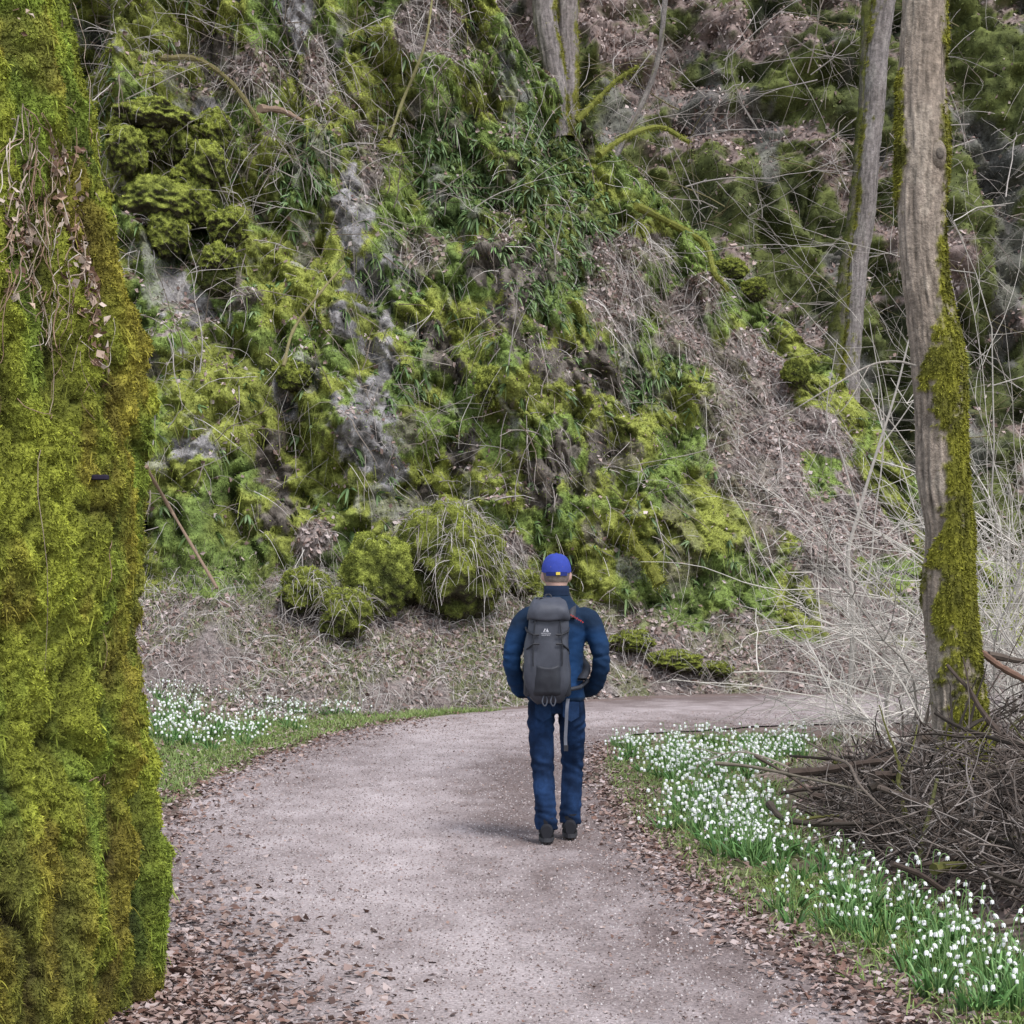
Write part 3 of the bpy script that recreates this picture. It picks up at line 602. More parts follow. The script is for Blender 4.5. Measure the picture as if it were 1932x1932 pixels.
px_branch('dead_stick', [(275, 880), (330, 975), (410, 1110)], .028, .018, (.2, .14, .1), 'straight brown stick leaning beside the left rock column', 'stick', .5, 14)
px_branch('bare_sapling', [(535, 690), (555, 620), (610, 545), (650, 500)], .03, .012, (.17, .145, .07), 'bare curved sapling stem on the cliff above the single moss cushion', 'sapling', .5, 20)
px_branch('bare_sapling', [(735, 260), (760, 190), (800, 90), (815, 0), (820, -60)], .028, .013, (.17, .155, .07), 'bare upright sapling near the top of the cliff left of the twin trunk', 'sapling', .5, 20)
a = Acc()
for _ in range(440):
    px = random.uniform(180, 1600); py = random.uniform(-40, 1000)
    if random.random() < .5: px = random.uniform(180, 900); py = random.uniform(-40, 450)
    ridge_y = np.interp(px, [930, 1090, 1400, 1700], [0, 222, 540, 890])
    if px > 930 and py < ridge_y+5: continue
    q = hill_at(px, py); d = np.array([random.gauss(0, .6), -random.uniform(.1, .8), random.gauss(.2, .8)])
    limbs(a, q, d, random.uniform(.4, 1.4), random.uniform(.005, .011), 1 if random.random() < .5 else 0, random.choice([(.30, .265, .235), (.2, .165, .135), (.4, .36, .33), (.14, .11, .08)]), .08)
for _ in range(70):
    px = random.uniform(1100, 1932); ridge_y = np.interp(px, [930, 1090, 1400, 1700, 1932], [0, 222, 540, 890, 1000]); py = random.uniform(0, ridge_y)
    q = at(px, py, random.uniform(37, 40)); d = np.array([random.gauss(0, 1), random.gauss(0, .4), random.gauss(.2, .6)])
    limbs(a, q, d, random.uniform(1., 3.), random.uniform(.008, .016), 1, random.choice([(.26, .23, .205), (.2, .165, .135), (.32, .285, .26), (.14, .12, .06)]), .05)
tag(a.build('hanging_twigs', M_twig), 'tangle of thin bare twigs sprouting from the mossy cliff', 'twigs', kind='stuff')
# ---------------------------------------------------------------- shrubs
def shrub(x, y, h, n, spread, label, c=(.44, .405, .355), z=None, lean=0, group=None, name='bare_shrub', rs=1., dr=0.):
    z = float(gh(np.array([x]), np.array([y]))[0]) if z is None else z
    tg = thing(name, (x, y, z), label, 'shrub', group)
    a = Acc(); b = Acc()
    for k in range(n):
        d = np.array([random.gauss(lean, spread), random.gauss(0, spread), 1.]); d /= np.linalg.norm(d); p = np.array([x+random.gauss(0, .3), y+random.gauss(0, .3), z-.03]); pts = [p.copy()]
        Ls = h*random.uniform(.45, 1.1); r = random.uniform(.006, .014)*rs
        cc = np.array(c)*random.uniform(.5, 1.2)
        for s in range(9):
            d = d+np.array([random.gauss(0, .16), random.gauss(0, .16), random.gauss(-.07-dr, .09)]); d /= np.linalg.norm(d); p = p+d*Ls/9; pts.append(p.copy())
        a.tube(pts, np.linspace(r, r*.4, 10), 5, cc)
        for s in range(random.randint(6, 9)):
            i = random.randint(2, 9); dd = d+np.array([random.gauss(0, 1), random.gauss(0, 1), random.gauss(.0, .6)])
            limbs(b, pts[i], dd, Ls*random.uniform(.15, .42), max(r*.45, .0036*rs), 1 if random.random() < .5 else 0, cc*random.uniform(.9, 1.25), .03)
    a.build('stem', M_twig, tg); b.build('twig', M_twig, tg)
    return tg
SH = [(4.4, 21.6, 2.3, 14, .5, 'bare grey shrub where the path bends out of sight at right', .01), (4.9, 20.3, 2.9, 15, .5, 'bare pale shrub behind the thick mossy tree', 0), (6.0, 21.6, 4.2, 16, .42, 'tall bare shrub at the right edge behind the thick tree', 0), (5.0, 17.8, 3.2, 17, .55, 'spreading pale shrub right of the thick mossy tree', 0), (3.6, 19.0, 1.7, 11, .6, 'low bare shrub behind the flowers left of the thick tree', .02), (6.6, 25, 6.4, 15, .32, 'tallest bare shrub at the right edge reaching above the slope', 0), (4.2, 15.0, 2.2, 14, .6, 'bare shrub leaning out at the right frame edge above the brush pile', .02), (7.6, 28.5, 7.5, 13, .3, 'tall thin pale shrub farthest back at the right edge', 0), (3.3, 16.6, 1.7, 11, .65, 'arching bare shrub just left of the thick tree base', .03), (4.2, 18.4, 2.6, 15, .6, 'tangled bare shrub low between the slender sapling and the thick tree', .02), (5.4, 28.8, 3.8, 14, .45, 'bare shrub on the slope foot between the leaning trunk and thick tree', .01)]
for (x, y, h, n, sp, lb, dr) in SH: shrub(x, y, h, n, sp, lb, rs=1+.02*(y-16), dr=dr)
shrub(2.6, 15.4, .7, 10, .8, 'low twiggy shrub at the back of the brush pile', (.26, .215, .18), dr=.04)
a = Acc(); Ys = 19.3
for pts, r in [([(1602, 1335), (1610, 1150), (1600, 1050), (1625, 950), (1655, 850), (1690, 740), (1715, 640)], .026), ([(1620, 970), (1585, 850), (1560, 780), (1580, 640)], .010), ([(1655, 850), (1700, 790), (1760, 700)], .009), ([(1606, 1200), (1640, 1080), (1650, 980), (1668, 800), (1640, 600)], .012), ([(1600, 1060), (1560, 1000), (1500, 900), (1470, 860)], .008)]:
    a.tube(crv([at(x, y, Ys) for x, y in pts], 30), np.linspace(r, r*.3, 30), 6, (.33, .30, .265))
o = a.build('slender_sapling', M_twig, origin=at(1602, 1335, Ys)); tag(o, 'slender pale sapling with forked stem left of the thick mossy tree', 'sapling')
# ---------------------------------------------------------------- brush pile
def stick(x, y, z, ang, L, r, tilt):
    d = np.array([math.cos(ang)*math.cos(tilt), math.sin(ang)*math.cos(tilt), math.sin(tilt)]); p = np.array([x, y, z])-d*L/2; pts = [p.copy()]
    for k in range(8):
        d = d+rng.normal(size=3)*.14; d /= np.linalg.norm(d); p = p+d*L/8; p[2] = max(p[2], .02); pts.append(p.copy())
    return pts
def pile_pt():
    while True:
        y = random.uniform(8.4, 14.8); xl = np.interp(y, [8.4, 9.5, 10.5, 11.5, 12.5, 13, 14.6], [2.35, 2.15, 2.02, 1.92, 1.92, 2.0, 2.4]); x = xl+abs(random.gauss(0, .75)); x = min(x, 4.6)
        if not (abs(x-2.95) < .26 and 11.8 < y < 12.9): break
    top = float(gh(np.array([x]), np.array([y]))[0]); hh = .16+.75*sstep(3.1, 3.5, x)*math.exp(-((y-12.8)/1.8)**2)+.36*math.exp(-((x-2.5)/.4)**2-((y-11.4)/1.4)**2)+.36*math.exp(-((x-2.9)/.5)**2-((y-10.2)/1.)**2)
    return x, y, top+random.uniform(0, float(hh))
for k in range(80):
    x, y, z = pile_pt(); r = random.uniform(.008, .030); L = random.uniform(.6, 1.6)
    pts = stick(x+.2, y, z+.02, random.gauss(0, .9) if random.random() < .6 else random.uniform(0, PI), L, r, random.gauss(0, .22))
    a = Acc(); c = np.array(random.choice([(.06, .044, .035), (.09, .07, .056), (.13, .105, .085), (.035, .028, .022), (.09, .088, .026)]))
    a.tube(crv(pts, 20), np.linspace(r, r*.4, 20)*rng.uniform(.85, 1.15, 20), 7, c, True)
    for q in range(random.randint(2, 4)): limbs(a, pts[random.randint(3, 8)], rng.normal(size=3)*.7+(np.array(pts[-1])-np.array(pts[0])), L*.35, r*.4, 0, c)
    o = a.build('brush_branch', M_twig, origin=pts[0]); tag(o, 'dead branch lying in the tangled brush pile at the foot of the thick tree', 'branch', 'dead branches of the brush pile')
for pts, r, c, lb in [([(1350, 1440, 12.6), (1420, 1447, 12.5), (1530, 1470, 12.3), (1640, 1495, 12.1)], .013, (.14, .12, .09), 'long thin stick poking left from the brush pile over the white flowers'),
                      ([(1740, 1570, 10.8), (1800, 1520, 11.0), (1860, 1470, 11.3), (1960, 1430, 11.6)], .042, (.06, .046, .034), 'thickest dark branch lying across the brush pile'),
                      ([(1850, 1230, 12.8), (1900, 1265, 12.7), (1990, 1310, 12.6)], .028, (.15, .09, .065), 'reddish brown branch leaning from the thick trunk to the right'),
                      ([(1735, 1640, 10.4), (1740, 1590, 10.5), (1757, 1520, 10.6), (1768, 1470, 10.7)], .018, (.08, .08, .03), 'mossy upright stick standing in the front of the brush pile'),
                      ([(1450, 1515, 11.9), (1480, 1545, 11.7), (1560, 1555, 11.5), (1700, 1550, 11.3)], .022, (.06, .048, .038), 'dark crooked stick at the left tip of the brush pile')]:
    a = Acc(); w = crv([at(*q) for q in pts], 24); a.tube(w, np.linspace(r, r*.5, 24)*rng.uniform(.8, 1.2, 24), 8, c, True)
    tag(a.build('brush_branch', M_twig, origin=w[0]), lb, 'branch')
a = Acc()
for k in range(3600):
    x, y, z = pile_pt(); L = random.uniform(.15, .75); r = random.uniform(.0018, .007)
    pts = stick(x+.08, y, z, random.uniform(0, PI), L, r, random.gauss(.1, .5))
    a.tube(pts, np.linspace(r, r*.4, 9), 4, np.array(random.choice([(.06, .046, .037), (.09, .07, .058), (.14, .115, .098), (.03, .024, .02), (.22, .19, .17)])))
tag(a.build('brush_twigs', M_twig), 'dense tangle of thin dead twigs in the brush pile below the thick tree', 'twigs', kind='stuff')
# ---------------------------------------------------------------- ground litter, grass, pebbles
def edge_pts(n, side, sd, ymin=6.3, ymax=23):
    y = ymin+(ymax-ymin)*rng.random(n)**1.4; x = xin(y, side)+side*(rng.normal(0, sd, n)+.08)
    return np.stack([x, y, gh(x, y)+.012], -1)
a = Acc(); up = np.array([[0, 0, 1.]])
for side, n, sd in ((-1, 8000, .3), (1, 5200, .15)):
    p = edge_pts(n, side, sd, 6.3, 23 if side < 0 else 19.5); leaves(a, p, np.repeat(up, n, 0), rng.uniform(.02, .052, n), pal(n, LEAFC), .3)
n = 4600; y = 6.3+np.abs(rng.normal(0, 1.7, n)); x = xin(y, -1)+np.abs(rng.normal(0, .5, n)); leaves(a, np.stack([x, y, np.full(n, .02)], -1), np.repeat(up, n, 0), rng.uniform(.02, .055, n), pal(n, LEAFC), .3)
p, n_, i, j = scatter(PP3, PN, PA*(PP3[..., 1] < 24)*(PP3[..., 1] > 6)*(.35+(1-mid)), 12000); leaves(a, p+np.array([0, 0, .006]), n_, rng.uniform(.006, .024, len(p)), pal(len(p), LEAFC), .25)
n = 5000; y = rng.uniform(7, 20, n); x = bandc(y)+rng.normal(0, .8, n); k = x > xin(y, 1); x = x[k]; y = y[k]; n = len(x); leaves(a, np.stack([x, y, gh(x, y)+.012], -1), np.repeat(up, n, 0), rng.uniform(.02, .055, n), pal(n, LEAFC), .4)
n = 2500; y = rng.uniform(15, 24, n); x = xin(y, -1)-rng.random(n)*2.5; leaves(a, np.stack([x, y, gh(x, y)+.015], -1), np.repeat(up, n, 0), rng.uniform(.03, .06, n), pal(n, LEAFC), .4)
tag(a.build('path_leaf_litter', M_leaf), 'brown dead leaves scattered along both edges of the path', 'dead leaves', kind='stuff')
a = Acc(); n = 40000
c0, n_, i, j = scatter(PP3, PN, PA*(PP3[..., 1] < 24)*(PP3[..., 1] > 6)/(PP3[..., 1]), n); c0 = c0+np.array([0, 0, .002])
s = rng.uniform(.003, .009, (n, 1, 1)); T = np.array([[1, 0, -.4], [-.5, .87, -.4], [-.5, -.87, -.4], [0, 0, .7]])
an = rng.random(n)*6.3; ca, sa = np.cos(an), np.sin(an)
V = np.stack([T[None, :, 0]*ca[:, None]-T[None, :, 1]*sa[:, None], T[None, :, 0]*sa[:, None]+T[None, :, 1]*ca[:, None], np.repeat(T[None, :, 2], n, 0)], -1)*s+c0[:, None]
i = (np.arange(n)*4)[:, None, None]; F = (i+np.array([[0, 1, 3], [1, 2, 3], [2, 0, 3]])[None]).reshape(-1, 3)
a.add(V, F, np.repeat(pal(n, [(.30, .26, .25), (.40, .36, .35), (.2, .155, .145), (.11, .085, .08), (.24, .195, .185)]), 4, 0))
tag(a.build('gravel', M_leaf), 'loose small gravel stones strewn over the walking path', 'gravel', kind='stuff')
a = Acc()
n = 20000; y = rng.uniform(6.8, 20.3, n); x = bandc(y)+rng.normal(0, 1, n)*bandw(y)*.75
k = (x > xin(y, 1)+.08)*(fbm(x*1.3, y*1.3, 5, 5) > .40); x = x[k]; y = y[k]
n2_ = 16000; y2 = rng.uniform(14, 24.5, n2_); x2 = xin(y2, -1)-.05-np.abs(rng.normal(0, .75, n2_)); k = fbm(x2*1.3, y2*1.3, 5, 5) > .36
x = np.concatenate([x, x2[k]]); y = np.concatenate([y, y2[k]]); n = len(x)
ribbons(a, np.stack([x, y, gh(x, y)], -1), nrmz(np.array([0, 0, 1.])+rng.normal(size=(n, 3))*.4), rng.uniform(.03, .1, n), rng.uniform(.003, .006, n), rng.uniform(.1, .5, n), 3, pal(n, [(.14, .21, .05), (.19, .26, .07), (.24, .28, .1), (.11, .16, .035)]))
tag(a.build('grass', M_green), 'short fresh green grass along the verges of the path', 'grass', kind='stuff')
# ---------------------------------------------------------------- white flowers
WH = (.68, .68, .66)
def bell(acc, c, s=1., tilt=(0, 0)):
    n = 6; rings = [(.0035, 0), (.009, -.004), (.0115, -.011), (.0105, -.018), (.0125, -.024)]
    V = []
    for k, (r, z) in enumerate(rings):
        for q in range(n*2):
            th = q*PI/n; rr = r*s; zz = z*s
            if k == 4: rr *= (1.05 if q % 2 == 0 else .8); zz += (0 if q % 2 == 0 else .006*s)
            V.append((c[0]+rr*math.cos(th)+tilt[0]*zz, c[1]+rr*math.sin(th)+tilt[1]*zz, c[2]+zz))
    N_ = n*2; F = [[k*N_+q, k*N_+(q+1) % N_, (k+1)*N_+(q+1) % N_, (k+1)*N_+q] for k in range(4) for q in range(N_)]
    C = np.full((len(V), 3), WH); C[:N_] = (.4, .5, .25)
    acc.add(V, F, C)
def leaf_acc(a, n=10, hs=1.):
    ang = rng.random(n)*6.3; sp = rng.uniform(.15, .8, n)
    D = nrmz(np.stack([np.cos(ang)*sp, np.sin(ang)*sp, np.ones(n)], -1)); P = np.stack([np.cos(ang), np.sin(ang), 0*ang], -1)*.03
    ribbons(a, P, D, rng.uniform(.12, .22, n)*hs, rng.uniform(.006, .010, n), rng.uniform(.15, .6, n), 5, pal(n, [(.07, .16, .04), (.09, .2, .055), (.05, .12, .03), (.13, .24, .07)]), leaf=False)
def stalk_geo(acc, base, h, ang, lean):
    d = np.array([math.cos(ang), math.sin(ang)])
    pts = [(base[0], base[1], 0), (base[0]+d[0]*lean*.4, base[1]+d[1]*lean*.4, h*.5), (base[0]+d[0]*lean*.8, base[1]+d[1]*lean*.8, h*.93), (base[0]+d[0]*(lean+.012), base[1]+d[1]*(lean+.012), h), (base[0]+d[0]*(lean+.025), base[1]+d[1]*(lean+.025), h-.01)]
    acc.tube(crv(pts, 9), .0022, 4, (.13, .22, .07)); return pts[-1]
variants = []; far_var = []
for v in range(7):
    la = Acc(); leaf_acc(la, 18)
    lm = la.mesh('foliage'); lm.materials.append(M_green)
    ms = []; fa = Acc(); leaf_acc(fa, 18)
    for s_ in range([1, 3, 5, 6, 7, 8, 4][v]):
        sa_ = Acc(); tip = stalk_geo(sa_, (random.gauss(0, .05), random.gauss(0, .05)), random.uniform(.11, .25), random.random()*6.3, random.uniform(.01, .06))
        sm = sa_.mesh('stalk'); sm.materials.append(M_green)
        ba = Acc(); bell(ba, tip, random.uniform(.68, .9), (random.gauss(0, .25), random.gauss(0, .25))); bm_ = ba.mesh('blossom', smooth=True); bm_.materials.append(M_white)
        ms.append((sm, bm_))
    for s_ in range(4+2*v):
        tip = stalk_geo(fa, (random.gauss(0, .09), random.gauss(0, .09)), random.uniform(.08, .24), random.random()*6.3, random.uniform(.01, .06)); bell(fa, tip, random.uniform(.85, 1.12))
    fm = fa.mesh('snowflake_clump'); fm.materials.append(M_white)
    variants.append((lm, ms)); far_var.append(fm)
def place_clump(x, y, near, label, group, v):
    z = float(gh(np.array([x]), np.array([y]))[0]); sc = random.uniform(.75, 1.12); rzr = random.random()*6.3
    if near:
        o = bpy.data.objects.new('flower_clump', None); o.empty_display_size = .05
        lm, ms = variants[v]
        ch = [('foliage', lm)]+[q for s_, b_ in ms for q in (('stalk', s_), ('blossom', b_))]
        for nm, me in ch:
            c_ = bpy.data.objects.new(nm, me); col.objects.link(c_); c_.parent = o
    else:
        o = bpy.data.objects.new('flower_clump', far_var[v])
    col.objects.link(o); o.location = (x, y, z); o.rotation_euler = (0, 0, rzr); o.scale = (sc, sc, sc)
    tag(o, label, 'flowers', group)
cnt = 0
while cnt < 228:
    y = 7.1+12.6*random.random()**1.1; x = float(bandc(y))+random.gauss(0, .58)*float(bandw(y))
    if x < float(xin(y, 1))+.12: continue
    if float(fbm(np.array([x*2.2]), np.array([y*1.3]), 401, 3)[0]) < (.44 if y > 13 else .36): continue
    near = y < 12.5
    place_clump(x, y, near, 'clump of white nodding flowers in the front of the drift along the right path edge' if near else 'clump of white nodding flowers in the back of the drift along the right path edge', 'near white flower clumps along the right edge' if near else 'far white flower clumps along the right edge', random.randint(0, 6)); cnt += 1
for k in range(72):
    px = random.uniform(265, 480) if random.random() < .75 else random.uniform(480, 660); py = random.uniform(1340, 1425)-max(0, (px-420))*.3
    py = max(py, 1318)
    x, y = gnd(px, py); y = min(y, 23.5)
    place_clump(x, y, False, 'clump of white nodding flowers on the grassy left verge beyond the rock column', 'white flower clumps on the left verge', random.randint(0, 6))
# ---------------------------------------------------------------- person
def remesh(acc, name, mat, parent, voxel, smooth=6, wrinkle=None, colfun=None):
    me = acc.mesh(name+'_src'); o = bpy.data.objects.new(name, me); col.objects.link(o)
    md = o.modifiers.new('r', 'REMESH'); md.mode = 'VOXEL'; md.voxel_size = voxel
    ms = o.modifiers.new('s', 'SMOOTH'); ms.factor = .5; ms.iterations = smooth
    dg = bpy.context.evaluated_depsgraph_get(); ev = o.evaluated_get(dg)
    nm = bpy.data.meshes.new_from_object(ev); nm.name = name
    o.modifiers.clear(); o.data = nm; nm.materials.clear(); nm.materials.append(mat)
    V = np.empty(len(nm.vertices)*3, np.float32); nm.vertices.foreach_get('co', V); V = V.reshape(-1, 3)
    NN = np.empty(len(nm.vertices)*3, np.float32); nm.vertices.foreach_get('normal', NN); NN = NN.reshape(-1, 3)
    if wrinkle is not None:
        V = V+NN*wrinkle(V)[:, None]; nm.vertices.foreach_set('co', V.astype(np.float32).ravel())
    for at_ in list(nm.color_attributes): nm.color_attributes.remove(at_)
    ca_ = nm.color_attributes.new('Col', 'FLOAT_COLOR', 'POINT')
    C = colfun(V, NN); ca_.data.foreach_set('color', np.concatenate([C, np.ones((len(C), 1))], 1).astype(np.float32).ravel())
    nm.polygons.foreach_set('use_smooth', np.ones(len(nm.polygons), bool)); nm.update()
    o.parent = parent
    return o
per = thing('person', (.274, 12.0, 0), 'person walking away on the path in blue jacket, jeans and blue cap, hands in pockets', 'person')
SK = (.44, .275, .22)
def armp(s): return [(s*.135, -.005, 1.40), (s*.205, -.015, 1.365), (s*.254, -.04, 1.24), (s*.275, -.055, 1.13), (s*.260, .0, 1.03), (s*.222, .085, .945), (s*.17, .14, .93)]
legL = [(-.085, 0, .86), (-.096, -.005, .74), (-.086, -.015, .47), (-.072, -.05, .28), (-.062, -.06, .09)]
legR = [(.085, .0, .86), (.098, .05, .74), (.102, .17, .48), (.096, .17, .29), (.088, .16, .10)]
a = Acc()
a.loft([(0, 0, .84, .13, .10), (0, 0, .95, .145, .10), (0, 0, 1.1, .14, .10), (0, 0, 1.28, .155, .105), (0, 0, 1.38, .155, .10), (0, .0, 1.45, .11, .085), (0, .005, 1.51, .060, .066), (0, .016, 1.56, .058, .068), (0, .03, 1.59, .066, .086), (0, .042, 1.63, .077, .100), (0, .045, 1.68, .080, .102), (0, .042, 1.725, .072, .093), (0, .04, 1.755, .05, .066), (0, .04, 1.768, .02, .025)], SK, 28)
a.ell((0, .145, 1.645), (.014, .02, .022), SK); a.ell((0, .13, 1.585), (.03, .02, .018), SK)
for s in (-1, 1):
    a.ell((s*.083, .03, 1.642), (.014, .022, .033), SK)
    a.tube(crv(armp(s), 20), np.interp(np.linspace(0, 1, 20), [0, .5, 1], [.046, .038, .026]), 12, SK, True)
    h = np.array([s*.145, .155, .925]); a.ell(h, (.04, .022, .042), SK)
    for f in range(4):
        b = h+np.array([-s*.03, .004, .028-f*.02]); a.tube(crv([b+np.array([s*.02, 0, 0]), b+np.array([-s*.025, .002, -.006]), b+np.array([-s*(.045+.006*(f in (1, 2))), -.008, -.016])], 8), np.linspace(.0095, .0075, 8), 8, SK, True)
    a.tube(crv([h+np.array([s*.01, 0, .03]), h+np.array([-s*.015, .01, .055]), h+np.array([-s*.035, .008, .06])], 8), np.linspace(.011, .008, 8), 8, SK, True)
    lg = legL if s < 0 else legR
    a.tube(crv(lg, 24), np.interp(np.linspace(0, 1, 24), [0, .3, .6, 1], [.078, .068, .045, .036]), 14, SK, True)
remesh(a, 'body', M_skin, per, .009, 4, None, lambda V, N: np.tile(np.array(SK), (len(V), 1)))
for s in (-1, 1):
    e = Acc(); e.ell(np.array([s*.032, .137, 1.672])+np.array([.274, 12, 0]), (.013, .009, .009), (.6, .6, .6)); e.ell(np.array([s*.032, .1445, 1.671])+np.array([.274, 12, 0]), (.006, .003, .006), (.03, .02, .02)); e.build('eye', M_skin, per, smooth=True)
e = Acc(); e.ell((.274, 12.146, 1.606), (.024, .006, .006), (.35, .12, .11)); e.build('mouth', M_skin, per, smooth=True)
a = Acc(); O = np.array([.274, 12, 0])
a.loft([(.274, 12.020, 1.606, .069, .080), (.274, 12.022, 1.62, .076, .088), (.274, 12.022, 1.64, .080, .091), (.274, 12.024, 1.655, .083, .094), (.274, 12.03, 1.70, .084, .096), (.274, 12.035, 1.74, .065, .08)], (.17, .135, .115), 28)
a.build('hair', M_denim, per, smooth=True)
a = Acc()
a.loft([(0, 0, .80, .152, .112), (0, 0, .86, .168, .122), (0, 0, .93, .166, .116), (0, 0, .97, .16, .112)], (0, 0, 0), 28)
for lg in (legL, legR):
    pts = list(lg); a.tube(crv(pts, 30), np.interp(np.linspace(0, 1, 30), [0, .2, .5, .75, 1], [.090, .085, .070, .065, .069]), 18, (0, 0, 0), True)
def wr_j(V): return np.array([.005*(noise.fractal(Vector((v[0]*7, v[1]*7, v[2]*17)), .8, 2, 3))+.005*math.sin(v[2]*95+6*noise.noise(Vector(v)*9))*max(0, 1-abs(v[2]-.15)/.13)+.004*math.sin(v[2]*75+v[0]*60+5*noise.noise(Vector(v)*7))*max(0, 1-abs(v[2]-.47)/.16)+.004*math.sin(v[2]*85-abs(v[0])*90+5*noise.noise(Vector(v)*6))*max(0, 1-abs(v[2]-.72)/.12) for v in V])
def col_j(V, N):
    f = np.array([noise.fractal(Vector((v[0]*9, v[1]*9, v[2]*7)), .8, 2, 3) for v in V]); k = np.clip(.22+f*.6+.35*sstep(.55, .3, V[:, 2])*sstep(.1, .25, V[:, 2])+.35*sstep(.85, .7, V[:, 2])*sstep(.5, .65, V[:, 2]), 0, 1)[:, None]
    return lerp(np.array([.005, .011, .028]), np.array([.016, .040, .105]), k)
remesh(a, 'jeans', M_denim, per, .0085, 3, wr_j, col_j)
for s in (-1, 1):
    a = Acc(); c0 = O+np.array([s*.085, -.124, .815]); V = []
    for (dx, dz) in [(-.05, .06), (.05, .06), (.05, -.03), (0, -.06), (-.05, -.03)]: V.append(c0+np.array([dx, .0+abs(dx)*.1, dz]))
    V = np.array(V); V2 = V+np.array([0, .02, 0]); A_ = np.vstack([V, V2])
    a.add(A_, [[0, 1, 2], [0, 2, 3], [0, 3, 4]], (.012, .028, .07)); a.add(A_, [[q, (q+1) % 5, 5+(q+1) % 5, 5+q] for q in range(5)], (.008, .018, .05)); a.build('back_pocket', M_denim, per)
a = Acc()
a.loft([(0, 0, .875, .170, .132), (0, 0, .89, .179, .136), (0, 0, .93, .176, .134), (0, 0, 1.05, .160, .124), (0, 0, 1.2, .170, .128), (0, 0, 1.30, .186, .130), (0, 0, 1.37, .190, .124), (0, 0, 1.42, .170, .110), (0, 0, 1.46, .136, .097), (0, .002, 1.50, .096, .084), (0, .008, 1.535, .076, .076), (0, .012, 1.572, .072, .076)], (0, 0, 0), 32)
for s in (-1, 1):
    a.tube(crv(armp(s), 30), np.interp(np.linspace(0, 1, 30), [0, .2, .5, .8, 1], [.066, .067, .056, .049, .046]), 18, (0, 0, 0), True)
def wr_k(V): return np.array([.006*noise.fractal(Vector((v[0]*10, v[1]*10, v[2]*14)), .8, 2, 3)+(.0022*math.sin(v[2]*95+v[0]*40+5*noise.noise(Vector(v)*8)) if abs(v[0]) > .2 and v[2] < 1.25 else 0) for v in V])
def col_k(V, N):
    f = np.array([noise.fractal(Vector(v)*6, .8, 2, 3) for v in V])
    top = sstep(1.30, 1.40, V[:, 2]+.15*np.abs(V[:, 0])+.02*f); hem = sstep(.905, .895, V[:, 2])
    c = lerp(np.array([.005, .023, .064]), np.array([.008, .040, .118]), np.clip(.5+f*.5, 0, 1)[:, None])
    side = sstep(.10, .2, np.abs(V[:, 0]))*sstep(1.3, 1.2, V[:, 2]); rt = sstep(.0, .1, V[:, 0])
    c = lerp(c, np.array([.005, .016, .038]), np.maximum(top, np.maximum(hem, side*rt*.6))[:, None])
    return c
remesh(a, 'jacket', M_cloth, per, .0085, 5, wr_k, col_k)
a = Acc(); n_ = 28
a.loft([(.274, 12.008, 1.525, .082, .082), (.274, 12.01, 1.55, .078, .08), (.274, 12.014, 1.582, .077, .081), (.274, 12.014, 1.584, .069, .073), (.274, 12.012, 1.55, .066, .07)], (.006, .014, .034), n_, cap=False)
a.build('collar', M_cloth, per, smooth=True)
a = Acc(); x0 = .085
for k in range(7):
    x = x0+k*.012; zz_ = 1.405-.012*k*.6; y_ = -.116+.03*(k/6.)**1.5
    a.box(O+np.array([x, y_-.014, zz_]), (.0020, .003, .0045+.0015*(k % 2)), (.5, .05, .035))
    a.box(O+np.array([x+.004, y_-.014, zz_+(.003 if k % 2 else -.003)]), (.0025, .003, .0013), (.5, .05, .035))
a.build('red_stitching', M_cloth, per)
def rel(o):
    me = o.data; co = np.empty(len(me.vertices)*3, np.float32); me.vertices.foreach_get('co', co); co = co.reshape(-1, 3)-np.array(per['_o'], np.float32); me.vertices.foreach_set('co', co.ravel())
def shoe(p, rise, pitch):
    a = Acc()
    pr_ = [(-.10, .030, .035, .075), (-.085, .038, .045, .085), (-.04, .040, .052, .09), (.0, .041, .055, .085), (.05, .045, .045, .065), (.11, .050, .036, .05), (.15, .042, .03, .04), (.172, .02, .02, .026)]
    V = []; n = 16
    for (y, w, hc, h) in pr_:
        for q in range(n):
            th = q*2*PI/n; c_ = math.cos(th); s2 = math.sin(th)
            V.append((p[0]+w*np.sign(c_)*abs(c_)**.8, p[1]+y, p[2]+.022+max(0, (h*.55)+h*.55*s2)+rise+pitch*(-y)))
    F = [[k*n+q, k*n+(q+1) % n, (k+1)*n+(q+1) % n, (k+1)*n+q] for k in range(len(pr_)-1) for q in range(n)]
    a.add(V, F, (.018, .018, .022)); a.add(V[:n], [list((0, q, q+1)) for q in range(1, n-1)], (.018, .018, .022))
    a.tube(crv([(p[0], p[1]-.03, p[2]+.06+rise), (p[0], p[1]-.035, p[2]+.15+rise)], 6), .047, 14, (.016, .016, .02), True)
    o = a.build('shoe', M_dark, per, smooth=True)
    V = []
    for zz_ in (.0, .006, .03):
        for q in range(24):
            th = q*2*PI/24; y = .035+.14*math.sin(th); w = .047*(1.0+.12*math.sin(th)); e_ = .94 if zz_ == 0 else 1.02
            V.append((p[0]+w*e_*np.sign(math.cos(th))*abs(math.cos(th))**.7, p[1]+.035+.139*e_*math.sin(th), p[2]+zz_+rise+pitch*(-(y))))
    b = Acc(); b.add(V, [[k*24+q, k*24+(q+1) % 24, (k+1)*24+(q+1) % 24, (k+1)*24+q] for k in range(2) for q in range(24)], (.045, .045, .05)); b.add(V[:24], [[0, q+1, q] for q in range(1, 23)], (.03, .03, .03)); b.add(V[48:], [[0, q, q+1] for q in range(1, 23)], (.03, .03, .03))
    so = b.build('sole', M_dark, None); so.parent = o; rel(so)
    return o
